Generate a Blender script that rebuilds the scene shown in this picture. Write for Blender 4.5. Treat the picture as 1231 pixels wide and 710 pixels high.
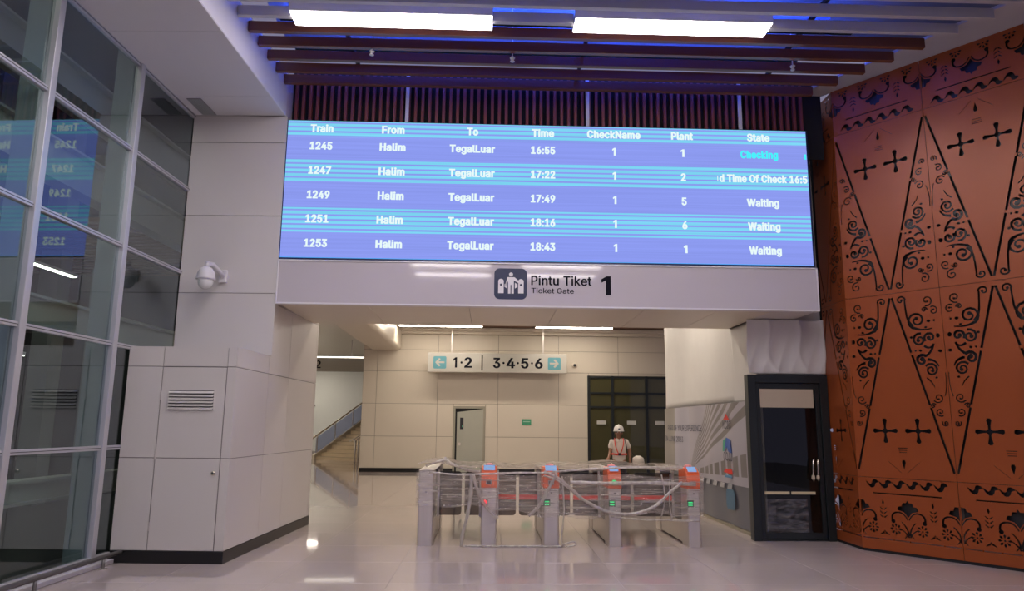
import bpy, bmesh, math, random
from math import sin, cos, pi, radians, sqrt, atan2
from mathutils import Vector, Matrix
from mathutils.geometry import delaunay_2d_cdt

random.seed(7)
for o in list(bpy.data.objects):
    bpy.data.objects.remove(o, do_unlink=True)
scene = bpy.context.scene
COL = scene.collection

# ------------------------------------------------------------------ camera
F_PX, W_PX, H_PX = 886.0, 1231.0, 710.0
CAM_H = 1.6
PITCH, YAW, ROLL = radians(10.05), radians(1.7), radians(0.57)
fw = Vector((sin(YAW)*cos(PITCH), cos(YAW)*cos(PITCH), sin(PITCH)))
rt = Vector((cos(YAW), -sin(YAW), 0))
up = rt.cross(fw)
rt2 = rt*cos(ROLL) + up*sin(ROLL)
up2 = up*cos(ROLL) - rt*sin(ROLL)
cam_data = bpy.data.cameras.new('camera')
cam_data.sensor_fit = 'HORIZONTAL'
cam_data.sensor_width = 36.0
cam_data.lens = 36.0*F_PX/W_PX
cam_data.clip_end = 300
cam = bpy.data.objects.new('camera', cam_data)
COL.objects.link(cam)
cam.matrix_world = Matrix(((rt2.x, up2.x, -fw.x, 0), (rt2.y, up2.y, -fw.y, 0), (rt2.z, up2.z, -fw.z, CAM_H), (0, 0, 0, 1)))
scene.camera = cam

def ray(x, y):
    return fw + rt2*((x-W_PX/2)/F_PX) - up2*((y-H_PX/2)/F_PX)
def onY(x, y, Y):
    r = ray(x, y); return Vector((0, 0, CAM_H)) + r*(Y/r.y)

# ------------------------------------------------------------------ world + exposure
world = bpy.data.worlds.new('world'); scene.world = world
world.use_nodes = True
world.node_tree.nodes['Background'].inputs[0].default_value = (0.52, 0.48, 0.70, 1)
world.node_tree.nodes['Background'].inputs[1].default_value = 0.38
scene.view_settings.view_transform = 'Standard'
scene.view_settings.look = 'None'
scene.view_settings.gamma = 1.0
scene.view_settings.use_curve_mapping = False
scene.view_settings.exposure = 0.0
HALL_LAMP = 15.5      # strip lights of the front hall
INNER_LAMP = 40.0     # strip lights past the ticket gates
SCREEN = 1.0

# ------------------------------------------------------------------ materials
MATS = {}
def srgb(r, g, b):
    f = lambda c: (c/255/12.92) if c/255 <= 0.04045 else ((c/255+0.055)/1.055)**2.4
    return (f(r), f(g), f(b), 1)
def mat(name, col, rough=0.5, metal=0.0, spec=0.5, var=0.06, vscale=3.0, bump=0.0, bscale=60.0, stretch=None, coat=0.0, rvar=0.0):
    if name in MATS: return MATS[name]
    m = bpy.data.materials.new(name); m.use_nodes = True
    nt = m.node_tree; b = nt.nodes['Principled BSDF']
    b.inputs['Roughness'].default_value = rough
    b.inputs['Metallic'].default_value = metal
    b.inputs['Specular IOR Level'].default_value = spec
    b.inputs['Coat Weight'].default_value = coat
    b.inputs['Coat Roughness'].default_value = 0.06
    tc = nt.nodes.new('ShaderNodeTexCoord'); mp = nt.nodes.new('ShaderNodeMapping')
    nt.links.new(tc.outputs['Object'], mp.inputs[0])
    if stretch: mp.inputs['Scale'].default_value = stretch
    n = nt.nodes.new('ShaderNodeTexNoise'); n.inputs['Scale'].default_value = vscale; n.inputs['Detail'].default_value = 5
    nt.links.new(mp.outputs[0], n.inputs['Vector'])
    mx = nt.nodes.new('ShaderNodeMix'); mx.data_type = 'RGBA'
    c = col
    mx.inputs[6].default_value = (c[0]*(1-var), c[1]*(1-var), c[2]*(1-var), 1)
    mx.inputs[7].default_value = (min(1, c[0]*(1+var)), min(1, c[1]*(1+var)), min(1, c[2]*(1+var)), 1)
    nt.links.new(n.outputs[0], mx.inputs[0]); nt.links.new(mx.outputs[2], b.inputs['Base Color'])
    if rvar:
        mr = nt.nodes.new('ShaderNodeMapRange'); mr.inputs[3].default_value = max(0, rough-rvar); mr.inputs[4].default_value = rough+rvar
        nt.links.new(n.outputs[0], mr.inputs[0]); nt.links.new(mr.outputs[0], b.inputs['Roughness'])
    if bump:
        n2 = nt.nodes.new('ShaderNodeTexNoise'); n2.inputs['Scale'].default_value = bscale; n2.inputs['Detail'].default_value = 3
        nt.links.new(mp.outputs[0], n2.inputs['Vector'])
        bp = nt.nodes.new('ShaderNodeBump'); bp.inputs['Strength'].default_value = bump; bp.inputs['Distance'].default_value = 0.02
        nt.links.new(n2.outputs[0], bp.inputs['Height']); nt.links.new(bp.outputs[0], b.inputs['Normal'])
    MATS[name] = m
    return m
def emit(name, col, strength):
    if name in MATS: return MATS[name]
    m = bpy.data.materials.new(name); m.use_nodes = True
    nt = m.node_tree; nt.nodes.remove(nt.nodes['Principled BSDF'])
    e = nt.nodes.new('ShaderNodeEmission'); e.inputs[0].default_value = col; e.inputs[1].default_value = strength
    nt.links.new(e.outputs[0], nt.nodes['Material Output'].inputs[0])
    MATS[name] = m
    return m
def glass(name, tint, f0=0.06, rough=0.0):
    """thin clear pane: tinted transmission plus a Fresnel mirror"""
    if name in MATS: return MATS[name]
    m = bpy.data.materials.new(name); m.use_nodes = True
    nt = m.node_tree; nt.nodes.remove(nt.nodes['Principled BSDF'])
    t = nt.nodes.new('ShaderNodeBsdfTransparent'); t.inputs[0].default_value = tint
    g = nt.nodes.new('ShaderNodeBsdfGlossy'); g.inputs['Roughness'].default_value = rough; g.inputs[0].default_value = (0.9, 0.95, 1, 1)
    lw = nt.nodes.new('ShaderNodeLayerWeight'); lw.inputs[0].default_value = 0.5
    fr = nt.nodes.new('ShaderNodeMath'); fr.operation = 'POWER'; fr.inputs[1].default_value = 4.0
    nt.links.new(lw.outputs['Facing'], fr.inputs[0])
    mr = nt.nodes.new('ShaderNodeMapRange'); mr.inputs[3].default_value = f0
    nt.links.new(fr.outputs[0], mr.inputs[0])
    ms = nt.nodes.new('ShaderNodeMixShader')
    nt.links.new(mr.outputs[0], ms.inputs[0]); nt.links.new(t.outputs[0], ms.inputs[1]); nt.links.new(g.outputs[0], ms.inputs[2])
    nt.links.new(ms.outputs[0], nt.nodes['Material Output'].inputs[0])
    MATS[name] = m
    return m
def film(name, col, amin, amax, stretch=(1.2, 1.2, 26), gloss=0.35):
    """wrinkled stretch-wrap: streaky semi-transparent plastic"""
    if name in MATS: return MATS[name]
    m = bpy.data.materials.new(name); m.use_nodes = True
    nt = m.node_tree; nt.nodes.remove(nt.nodes['Principled BSDF'])
    t = nt.nodes.new('ShaderNodeBsdfTransparent')
    d = nt.nodes.new('ShaderNodeBsdfDiffuse'); d.inputs[0].default_value = col
    tl = nt.nodes.new('ShaderNodeBsdfTranslucent'); tl.inputs[0].default_value = col
    g = nt.nodes.new('ShaderNodeBsdfGlossy'); g.inputs['Roughness'].default_value = 0.12
    tc = nt.nodes.new('ShaderNodeTexCoord'); mp = nt.nodes.new('ShaderNodeMapping'); mp.inputs['Scale'].default_value = stretch
    nt.links.new(tc.outputs['Object'], mp.inputs[0])
    n = nt.nodes.new('ShaderNodeTexNoise'); n.inputs['Scale'].default_value = 1.6; n.inputs['Detail'].default_value = 6; n.inputs['Distortion'].default_value = 0.5
    nt.links.new(mp.outputs[0], n.inputs['Vector'])
    bp = nt.nodes.new('ShaderNodeBump'); bp.inputs['Strength'].default_value = 0.7; bp.inputs['Distance'].default_value = 0.02
    nt.links.new(n.outputs[0], bp.inputs['Height']); nt.links.new(bp.outputs[0], g.inputs['Normal'])
    mr = nt.nodes.new('ShaderNodeMapRange'); mr.inputs[1].default_value = 0.35; mr.inputs[2].default_value = 0.68; mr.inputs[3].default_value = amin; mr.inputs[4].default_value = amax
    nt.links.new(n.outputs[0], mr.inputs[0])
    m0 = nt.nodes.new('ShaderNodeMixShader'); m0.inputs[0].default_value = 0.5
    nt.links.new(d.outputs[0], m0.inputs[1]); nt.links.new(tl.outputs[0], m0.inputs[2])
    m1 = nt.nodes.new('ShaderNodeMixShader'); m1.inputs[0].default_value = gloss
    nt.links.new(m0.outputs[0], m1.inputs[1]); nt.links.new(g.outputs[0], m1.inputs[2])
    m2 = nt.nodes.new('ShaderNodeMixShader')
    nt.links.new(mr.outputs[0], m2.inputs[0]); nt.links.new(t.outputs[0], m2.inputs[1]); nt.links.new(m1.outputs[0], m2.inputs[2])
    nt.links.new(m2.outputs[0], nt.nodes['Material Output'].inputs[0])
    MATS[name] = m
    return m

M_WALL   = mat('white_panel', (0.60, 0.565, 0.55, 1), 0.38, var=0.02, vscale=1.2, bump=0.02, bscale=3)
M_WALLIN = mat('warm_panel', (0.64, 0.575, 0.48, 1), 0.40, var=0.02, vscale=1.0)
M_JOINT  = mat('joint', (0.20, 0.18, 0.18, 1), 0.8)
M_BLACK  = mat('black_plinth', (0.008, 0.008, 0.009, 1), 0.35)
M_GROUT  = mat('grout', (0.30, 0.27, 0.26, 1), 0.7)
M_RAIL   = mat('rail_steel', (0.20, 0.19, 0.19, 1), 0.35, metal=0.6)
M_ALU    = mat('aluminium', (0.60, 0.60, 0.64, 1), 0.35, metal=0.55, var=0.03)
M_FIN    = mat('fin_steel', (0.33, 0.38, 0.38, 1), 0.5)
M_STEEL  = mat('brushed_steel', (0.66, 0.61, 0.58, 1), 0.34, metal=0.65, var=0.10, vscale=30, stretch=(1, 1, 0.03))
M_DSTEEL = mat('dark_steel', (0.10, 0.09, 0.085, 1), 0.3, metal=0.5)
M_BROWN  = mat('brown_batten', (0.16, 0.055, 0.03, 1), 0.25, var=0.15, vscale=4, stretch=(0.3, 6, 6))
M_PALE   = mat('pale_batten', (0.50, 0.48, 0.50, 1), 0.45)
M_SLAT   = mat('maroon_slat', (0.22, 0.05, 0.05, 1), 0.5, var=0.1)
M_VOID   = mat('dark_void', (0.010, 0.010, 0.014, 1), 0.9)
M_WHITE  = mat('white_paint', (0.68, 0.66, 0.69, 1), 0.42, var=0.02)
M_SIGN   = mat('sign_face', (0.53, 0.49, 0.52, 1), 0.04, var=0.01, bump=0.02, bscale=1.6, coat=0.7)
M_NAVY   = mat('navy', (0.012, 0.020, 0.065, 1), 0.3)
M_INK    = mat('dark_ink', (0.014, 0.014, 0.022, 1), 0.4)
M_PRINT  = mat('print_black', (0.010, 0.010, 0.016, 1), 0.8, spec=0.05)
M_TEAL   = mat('teal_tile', (0.08, 0.26, 0.31, 1), 0.35)
M_ORANGE = mat('orange_console', (0.85, 0.13, 0.03, 1), 0.35)
M_RED    = mat('red_stripe', (0.80, 0.03, 0.02, 1), 0.4)
M_COPPER = mat('copper_panel', (0.30, 0.066, 0.014, 1), 0.34, metal=0.15, var=0.08, vscale=2.2, bump=0.03, bscale=2.0, rvar=0.05)
M_BACKING= mat('cutout_backing', (0.020, 0.020, 0.022, 1), 0.28, var=0.7, vscale=2.5)
M_FRAME  = mat('black_door_frame', (0.012, 0.016, 0.018, 1), 0.35)
M_CLOTH  = mat('white_sheeting', (0.70, 0.68, 0.67, 1), 0.45, var=0.05, vscale=3)
M_CHROME = mat('chrome', (0.75, 0.70, 0.58, 1), 0.15, metal=1.0, var=0.03)
M_GREYD  = mat('door_grey', (0.40, 0.40, 0.34, 1), 0.5)
M_TREAD  = mat('stair_tread', (0.62, 0.50, 0.34, 1), 0.5, var=0.08, vscale=6)
M_SKIN   = mat('skin', (0.30, 0.14, 0.085, 1), 0.55)
M_GLASSL = glass('curtain_glass', (0.78, 0.86, 0.85, 1), 0.085)
M_GLASSD = glass('door_glass', (0.62, 0.62, 0.57, 1), 0.04)
M_GLASSB = glass('dark_glazing', (0.80, 0.80, 0.72, 1), 0.03)
M_RAILGL = glass('balustrade_glass', (0.62, 0.66, 0.80, 1), 0.06)
M_FLAP   = glass('flap_panel', (0.38, 0.35, 0.33, 1), 0.05)
M_FILM   = film('stretch_film', (0.80, 0.73, 0.68, 1), 0.10, 0.50, gloss=0.22)
M_FILMT  = film('stretch_film_top', (0.74, 0.66, 0.60, 1), 0.25, 0.8, stretch=(2, 5, 5), gloss=0.2)
M_STRAND = film('film_strand', (0.72, 0.67, 0.63, 1), 0.55, 0.9, stretch=(12, 12, 3), gloss=0.2)
M_LAMP   = emit('lamp_diffuser', (1.0, 0.91, 0.90, 1), HALL_LAMP)
M_LAMPIN = emit('inner_lamp_diffuser', (1.0, 0.88, 0.73, 1), INNER_LAMP)
M_LAMPOUT= emit('outer_lamp_diffuser', (1.0, 0.93, 0.75, 1), 18)
M_BLUELED= emit('blue_led', (0.03, 0.09, 1.0, 1), 210)

# ------------------------------------------------------------------ mesh helpers
class MB:
    def __init__(s): s.v = []; s.f = []
    def add(s, vs, fs):
        o = len(s.v); s.v += [tuple(v) for v in vs]; s.f += [tuple(i+o for i in f) for f in fs]; return s
    def box(s, x0, x1, y0, y1, z0, z1):
        x0, x1 = min(x0, x1), max(x0, x1); y0, y1 = min(y0, y1), max(y0, y1); z0, z1 = min(z0, z1), max(z0, z1)
        return s.add([(x0,y0,z0),(x1,y0,z0),(x1,y1,z0),(x0,y1,z0),(x0,y0,z1),(x1,y0,z1),(x1,y1,z1),(x0,y1,z1)],
                     [(0,3,2,1),(4,5,6,7),(0,1,5,4),(1,2,6,5),(2,3,7,6),(3,0,4,7)])
    def prism(s, poly, a, b, axis='y'):
        """poly = CCW list in the plane across axis; extruded from a to b"""
        def P(p, t):
            return (p[0], t, p[1]) if axis == 'y' else ((t, p[0], p[1]) if axis == 'x' else (p[0], p[1], t))
        n = len(poly)
        vs = [P(p, a) for p in poly]+[P(p, b) for p in poly]
        fs = [tuple(range(n)), tuple(range(2*n-1, n-1, -1))]+[(i, i+n, (i+1) % n+n, (i+1) % n) for i in range(n)]
        return s.add(vs, fs)
    def tube(s, pts, r, n=8, flat=1.0):
        pts = [Vector(p) for p in pts]; rs = r if isinstance(r, (list, tuple)) else [r]*len(pts)
        rings = []; prev = None
        for i, p in enumerate(pts):
            t = (pts[min(i+1, len(pts)-1)]-pts[max(i-1, 0)]).normalized()
            if prev is None:
                a = Vector((0, 0, 1)) if abs(t.z) < 0.9 else Vector((1, 0, 0)); nrm = t.cross(a).normalized()
            else:
                nrm = (prev - t*prev.dot(t)).normalized()
            prev = nrm; bn = t.cross(nrm)
            rings.append([p + (nrm*cos(2*pi*k/n)*flat + bn*sin(2*pi*k/n))*rs[i] for k in range(n)])
        vs = [v for rg in rings for v in rg]; fs = []
        for i in range(len(pts)-1):
            for k in range(n):
                fs.append((i*n+k, i*n+(k+1) % n, (i+1)*n+(k+1) % n, (i+1)*n+k))
        fs += [tuple(range(n-1, -1, -1)), tuple((len(pts)-1)*n+k for k in range(n))]
        return s.add(vs, fs)
    def lathe(s, prof, c=(0, 0, 0), n=24, axis='z'):
        vs = []; fs = []
        for (r, h) in prof:
            for k in range(n):
                x, y = r*cos(2*pi*k/n), r*sin(2*pi*k/n)
                vs.append((c[0]+x, c[1]+y, c[2]+h) if axis == 'z' else ((c[0]+x, c[1]+h, c[2]+y) if axis == 'y' else (c[0]+h, c[1]+x, c[2]+y)))
        m = len(prof)
        for i in range(m-1):
            for k in range(n):
                fs.append((i*n+k, i*n+(k+1) % n, (i+1)*n+(k+1) % n, (i+1)*n+k))
        fs += [tuple(range(n-1, -1, -1)), tuple((m-1)*n+k for k in range(n))]
        return s.add(vs, fs)
    def grid(s, fn, nu, nv):
        vs = [fn(i/nu, j/nv) for j in range(nv+1) for i in range(nu+1)]
        fs = [(j*(nu+1)+i, j*(nu+1)+i+1, (j+1)*(nu+1)+i+1, (j+1)*(nu+1)+i) for j in range(nv) for i in range(nu)]
        return s.add(vs, fs)
    def mesh(s, name, m, smooth=False, bevel=0.0, seg=2):
        me = bpy.data.meshes.new(name); me.from_pydata(s.v, [], s.f); me.update()
        bm = bmesh.new(); bm.from_mesh(me)
        bmesh.ops.recalc_face_normals(bm, faces=bm.faces)
        if bevel:
            es = [e for e in bm.edges if len(e.link_faces) == 2 and e.calc_face_angle(0) > 0.5]
            bmesh.ops.bevel(bm, geom=es, offset=bevel, segments=seg, affect='EDGES', profile=0.5)
        if smooth:
            for f in bm.faces: f.smooth = True
        bm.to_mesh(me); bm.free()
        me.materials.append(m)
        return me
    def build(s, name, m, parent=None, smooth=False, bevel=0.0, seg=2):
        return link(name, s.mesh(name, m, smooth, bevel, seg), parent)
def link(name, me, parent=None, loc=None, rz=0):
    o = bpy.data.objects.new(name, me); COL.objects.link(o)
    if parent: o.parent = parent
    if loc: o.location = loc
    if rz: o.rotation_euler.z = rz
    return o
def tag(o, label, cat, group=None, kind=None):
    o['label'] = label; o['category'] = cat
    if group: o['group'] = group
    if kind: o['kind'] = kind
    return o
def thing(name, label, cat, loc=(0, 0, 0), rz=0, group=None, kind=None):
    e = bpy.data.objects.new(name, None); COL.objects.link(e); e.empty_display_size = 0.1
    e.location = loc; e.rotation_euler.z = rz
    return tag(e, label, cat, group, kind)
def copy_tree(o, parent=None):
    c = o.copy(); COL.objects.link(c)
    if parent: c.parent = parent
    for ch in list(o.children): copy_tree(ch, c)
    return c
def bx(name, m, parent, x0, x1, y0, y1, z0, z1, bevel=0.0, seg=2):
    return MB().box(x0, x1, y0, y1, z0, z1).build(name, m, parent, bevel=bevel, seg=seg)
def apply_mods(o):
    dg = bpy.context.evaluated_depsgraph_get()
    return bpy.data.meshes.new_from_object(o.evaluated_get(dg), preserve_all_data_layers=False, depsgraph=dg)
FONT_CACHE = {}
import os
try:      # the interface typeface that ships inside Blender; the built-in one otherwise
    FONT = bpy.data.fonts.load(os.path.join(bpy.utils.resource_path('LOCAL'), 'datafiles', 'fonts', 'Inter.woff2'))
except Exception:
    FONT = None
def glyph_mesh(txt, bold):
    """lettering from the glyph outlines: loops pushed outward for weight, filled by winding number, then extruded"""
    cu = bpy.data.curves.new('lettering', 'FONT'); cu.body = txt; cu.size = 1.0
    if FONT: cu.font = FONT
    cu.align_x = 'LEFT'; cu.resolution_u = 2; cu.space_character = 1.0+bold*1.5; cu.fill_mode = 'NONE'
    o = bpy.data.objects.new('lettering', cu); COL.objects.link(o)
    bpy.context.view_layer.update()
    me = apply_mods(o)
    bpy.data.objects.remove(o, do_unlink=True)
    nxt = {e.vertices[0]: e.vertices[1] for e in me.edges}
    if len(nxt) < len(me.edges):           # mixed edge direction: rebuild from adjacency
        adj = {}
        for e in me.edges:
            adj.setdefault(e.vertices[0], []).append(e.vertices[1]); adj.setdefault(e.vertices[1], []).append(e.vertices[0])
        nxt = {}; seen = set()
        for st_ in sorted(adj):
            if st_ in seen: continue
            cur = st_; prv = None; seen.add(st_)
            fwd = st_+1 if st_+1 in adj[st_] else adj[st_][0]
            while True:
                n_ = fwd if prv is None else [q for q in adj[cur] if q != prv][0]
                nxt[cur] = n_; prv, cur = cur, n_
                if cur == st_: break
                seen.add(cur)
    loops = []; seen = set()
    for st_ in sorted(nxt):
        if st_ in seen: continue
        lp = []; cur = st_
        while cur not in seen and cur in nxt:
            seen.add(cur); c_ = me.vertices[cur].co
            if not lp or abs(lp[-1][0]-c_.x)+abs(lp[-1][1]-c_.y) > 1e-4: lp.append((c_.x, c_.y))
            cur = nxt[cur]
        if len(lp) > 2 and abs(lp[0][0]-lp[-1][0])+abs(lp[0][1]-lp[-1][1]) < 1e-4: lp.pop()
        if len(lp) > 2: loops.append(lp)
    if txt == '1':                         # plain flagged numeral without a foot
        loops = [[(0.17, 0), (0.28, 0), (0.28, 0.727), (0.18, 0.727), (0.0, 0.61), (0.0, 0.51), (0.17, 0.61)]]
        ky = max(v.co.y for v in glyph_mesh('H', 0.0).vertices)/0.727
        loops = [[(x*ky, y*ky) for x, y in loops[0]]]
    groups_ = []                           # loops of one character overlap in x
    for lp in sorted(loops, key=lambda l: min(p[0] for p in l)):
        x0, x1 = min(p[0] for p in lp), max(p[0] for p in lp)
        if groups_ and x0 < groups_[-1][1]-1e-3: groups_[-1][0].append(lp); groups_[-1][1] = max(groups_[-1][1], x1)
        else: groups_.append([[lp], x1])
    area = lambda l: sum(l[i-1][0]*l[i][1]-l[i][0]*l[i-1][1] for i in range(len(l)))/2
    bm = bmesh.new()
    for lps, _ in groups_:
        sgn = 1 if area(max(lps, key=lambda l: abs(area(l)))) > 0 else -1
        off = []
        for l in lps:
            q = []
            for i in range(len(l)):
                p0, p1, p2 = l[i-1], l[i], l[(i+1) % len(l)]
                d1 = Vector((p1[0]-p0[0], p1[1]-p0[1])).normalized(); d2 = Vector((p2[0]-p1[0], p2[1]-p1[1])).normalized()
                n = Vector((d1.y+d2.y, -d1.x-d2.x))
                n = n.normalized()*min(1.5, 1/max(0.3, n.length/2)) if n.length > 1e-6 else Vector((0, 0))
                q.append((p1[0]+n.x*bold*sgn, p1[1]+n.y*bold*0.55*sgn))
            off.append(q)
        vs_, es_ = [], []
        for q in off:
            n0 = len(vs_); vs_ += [Vector(p) for p in q]; es_ += [(n0+i, n0+(i+1) % len(q)) for i in range(len(q))]
        vo, eo, fo_, ov, oe, of = delaunay_2d_cdt(vs_, es_, [], 0, 1e-6)
        bv = [bm.verts.new((v.x, v.y, 0)) for v in vo]
        for f in fo_:
            cx = sum(vo[i].x for i in f)/len(f); cy = sum(vo[i].y for i in f)/len(f); wn = 0
            for q in off:
                for i in range(len(q)):
                    (ax, ay), (bx_, by_) = q[i-1], q[i]
                    if (ay <= cy) != (by_ <= cy):
                        if ax+(cy-ay)/(by_-ay)*(bx_-ax) > cx: wn += 1 if by_ > ay else -1
            if wn:
                try: bm.faces.new([bv[i] for i in f])
                except ValueError: pass
    bmesh.ops.delete(bm, geom=[v for v in bm.verts if not v.link_faces], context='VERTS')
    r = bmesh.ops.extrude_face_region(bm, geom=bm.faces[:])
    bmesh.ops.translate(bm, vec=(0, 0, 0.02), verts=[e for e in r['geom'] if isinstance(e, bmesh.types.BMVert)])
    bmesh.ops.recalc_face_normals(bm, faces=bm.faces)
    out_ = bpy.data.meshes.new('lettering'); bm.to_mesh(out_); bm.free()
    return out_
def text_mesh(txt, m, w=None, h=None, bold=0.0, ref=None):
    """lettering as a thin mesh in the XZ plane facing -Y; fitted to width w and capital height h, centred"""
    me = glyph_mesh(txt, bold)
    if bold not in FONT_CACHE:
        ys = [v.co.y for v in glyph_mesh('H', bold).vertices]; FONT_CACHE[bold] = (min(ys), max(ys))
    y0, y1 = FONT_CACHE[bold]; cap = y1-y0
    xs = [v.co.x for v in me.vertices]
    sx = w/(max(xs)-min(xs)) if w else h/cap
    sy = h/cap
    cx = (max(xs)+min(xs))/2
    for v in me.vertices:
        x, y, z = v.co
        v.co = ((x-cx)*sx, -z*0.1, (y-y0-cap/2)*sy)
    me.materials.clear(); me.materials.append(m); me.update()
    return me
def put_text(name, txt, m, parent, x, y, z, w, h, bold=0.0):
    return link(name, text_mesh(txt, m, w, h, bold), parent, (x, y, z))
def rrect(x0, x1, z0, z1, r, n=6):
    pts = []
    for (cx, cz, a0) in ((x1-r, z0+r, -pi/2), (x1-r, z1-r, 0), (x0+r, z1-r, pi/2), (x0+r, z0+r, pi)):
        for k in range(n+1):
            a = a0+pi/2*k/n; pts.append((cx+r*cos(a), cz+r*sin(a)))
    return pts
def skin_mesh(name, joints, bones, m, sub=2):
    """one continuous body grown over a skeleton"""
    names = list(joints); me = bpy.data.meshes.new(name)
    me.from_pydata([joints[n][0] for n in names], [(names.index(a), names.index(b)) for a, b in bones], [])
    o = bpy.data.objects.new(name, me); COL.objects.link(o)
    o.modifiers.new('s', 'SKIN'); md = o.modifiers.new('d', 'SUBSURF'); md.levels = sub; md.render_levels = sub
    for i, n in enumerate(names):
        r = joints[n][1]; me.skin_vertices[0].data[i].radius = r if isinstance(r, tuple) else (r, r)
    me.skin_vertices[0].data[0].use_root = True
    bpy.context.view_layer.update()
    out = apply_mods(o); bpy.data.objects.remove(o, do_unlink=True)
    for p in out.polygons: p.use_smooth = True
    out.materials.clear(); out.materials.append(m)
    return out

# ================================================================== SETTING
# ---- floor: large polished tiles over a grout bed
M_TILE = mat('polished_tile', (0.50, 0.425, 0.405, 1), 0.05, var=0.07, vscale=1.6, spec=0.5, rvar=0.02)
flo = tag(bx('floor', M_GROUT, None, -12, 14, -14, 46, -0.10, -0.002), 'pale polished stone tile floor of the station hall', 'floor', kind='structure')
T = 1.2
tile_me = MB().box(0, T-0.003, 0, T-0.003, -0.02, 0).mesh('tile', M_TILE, bevel=0.001, seg=1)
nt = 0
for j in range(26):
    for i in range(9 if j < 17 else 6):
        x = -4.6+i*T if j < 17 else -9.4+i*T
        link('tile', tile_me, flo, (x, 5.6+j*T, 0)); nt += 1
far = MB()
for j in range(-17, 34):
    for i in range(-4, 14):
        x0, y0 = -4.6+i*T, 5.6+j*T
        if 0 <= j < 17 and 0 <= i < 9: continue
        if 17 <= j < 26 and -4 <= i < 2: continue
        if x0 > 8: continue
        far.box(x0, x0+T-0.003, y0, y0+T-0.003, -0.02, 0)
fo = far.build('tile_field', M_TILE, flo); fo['kind'] = 'stuff'

# ---- left frame (glass wall and clad column stand about 2.4 degrees off the portal)
AL = radians(2.4); OL = (-3.05, 9.01, 0)
def left(name, label, cat, kind='structure', group=None): return thing(name, label, cat, OL, -AL, group, kind)
G = -1.34
win = left('window_1', 'tall glazed curtain wall with silver mullions on the left', 'window')
mull_v = [-6.89, -5.26, -3.63, -2.0, -0.38]
for k, v in enumerate(mull_v):
    bx('mullion', M_ALU, win, G-0.03, G+0.055, v-0.045, v+0.045, 0.06, 5.99, 0.006)
    bx('fin', M_FIN, win, G-0.28, G-0.05, v-0.025, v+0.025, 0.06, 6.2)
tz = [0.10, 1.31, 2.50, 3.67, 4.87, 5.97]
edges = [-8.5]+mull_v+[1.15]
for k in range(len(edges)-1):
    a, b = edges[k]+0.045, edges[k+1]-0.045
    if k == len(edges)-2: b = 1.15
    for i, z in enumerate(tz):
        bb = -0.004 if (k == len(edges)-2 and z < 2.4) else b
        t = bx('transom', M_ALU, win, G-0.02, G+0.035, a, bb, z-0.026, z+0.026, 0.005)
        bx('gasket', M_INK, t, G+0.030, G+0.038, a, bb, z-0.003, z+0.003)
    for i in range(len(tz)-1):
        bb = b
        bx('glass_pane', M_GLASSL, win, G-0.003, G, a, bb, tz[i]+0.026, tz[i+1]-0.026)
tag(bx('trim_1', M_WHITE, None, -0.10, 0.09, -8.5, -0.01, 0, 0.05, 0.008), 'low white kerb running along the foot of the glass wall', 'kerb', kind='structure')
k1 = bpy.data.objects['trim_1']
k1.location = Vector(OL)+Matrix.Rotation(-AL, 3, 'Z')@Vector((G, 0, 0)); k1.rotation_euler.z = -AL
# seen through the glass: steel beams, floor and a dark concourse
out = left('wall_outside', 'dark concourse wall seen through the glass wall', 'wall')
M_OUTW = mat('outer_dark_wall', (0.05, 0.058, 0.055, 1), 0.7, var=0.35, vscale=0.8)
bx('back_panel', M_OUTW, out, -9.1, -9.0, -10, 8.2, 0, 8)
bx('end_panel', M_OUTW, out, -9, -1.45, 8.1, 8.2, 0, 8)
for v in (-3, 1.0, 3.4, 5.6, 7.4):
    bx('pillar', mat('outer_pillar', (0.22, 0.24, 0.23, 1), 0.6), out, -6.3, -5.9, v, v+0.4, 0, 8)
for v in (2.2, 4.5):
    bx('dark_doorway', M_INK, out, -8.99, -8.95, v, v+1.6, 0, 2.4)
out['label'] = 'dark concourse wall and pillars seen through the glass wall'
M_BEAM = mat('steel_beam', (0.42, 0.42, 0.37, 1), 0.5)
for (z0, z1, uu, lab) in ((0.68, 0.95, -2.2, 'lowest pale steel beam behind the glass wall'),
                          (2.68, 3.03, -2.2, 'pale steel beam behind the glass wall, second from the floor'),
                          (4.47, 4.98, -2.3, 'pale steel beam behind the glass wall, third from the floor'),
                          (5.62, 6.20, -2.5, 'highest pale steel beam behind the glass wall')):
    b = left('steel_beam', lab, 'beam', kind='structure')
    bx('web', M_BEAM, b, uu-0.02, uu+0.02, -9, 8.05, z0+0.03, z1-0.03)
    bx('flange', M_BEAM, b, uu-0.12, uu+0.12, -9, 8.05, z1-0.03, z1)
    bx('flange', M_BEAM, b, uu-0.12, uu+0.12, -9, 8.05, z0, z0+0.03)
fx = left('floor_outside', 'dark floor of the concourse behind the glass', 'floor')
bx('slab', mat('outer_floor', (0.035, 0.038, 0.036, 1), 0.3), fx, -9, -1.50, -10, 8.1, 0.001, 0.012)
oc = left('ceiling_outside', 'dark ceiling of the concourse behind the glass', 'ceiling')
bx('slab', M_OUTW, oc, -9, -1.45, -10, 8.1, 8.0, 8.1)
for (u0, v0, v1, z, wh) in ((-5.2, 3.4, 5.0, 4.35, 'upper'), (-4.4, 1.0, 2.6, 2.62, 'lower')):
    l = left('concourse_lamp', 'slim lit strip lamp behind the glass, %s of the two' % wh, 'lamp', kind=None, group='lamps behind the glass wall')
    bx('housing', M_WHITE, l, u0-0.06, u0+0.06, v0, v1, z, z+0.05)
    bx('diffuser', M_LAMPOUT, l, u0-0.05, u0+0.05, v0+0.02, v1-0.02, z-0.012, z)

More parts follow.
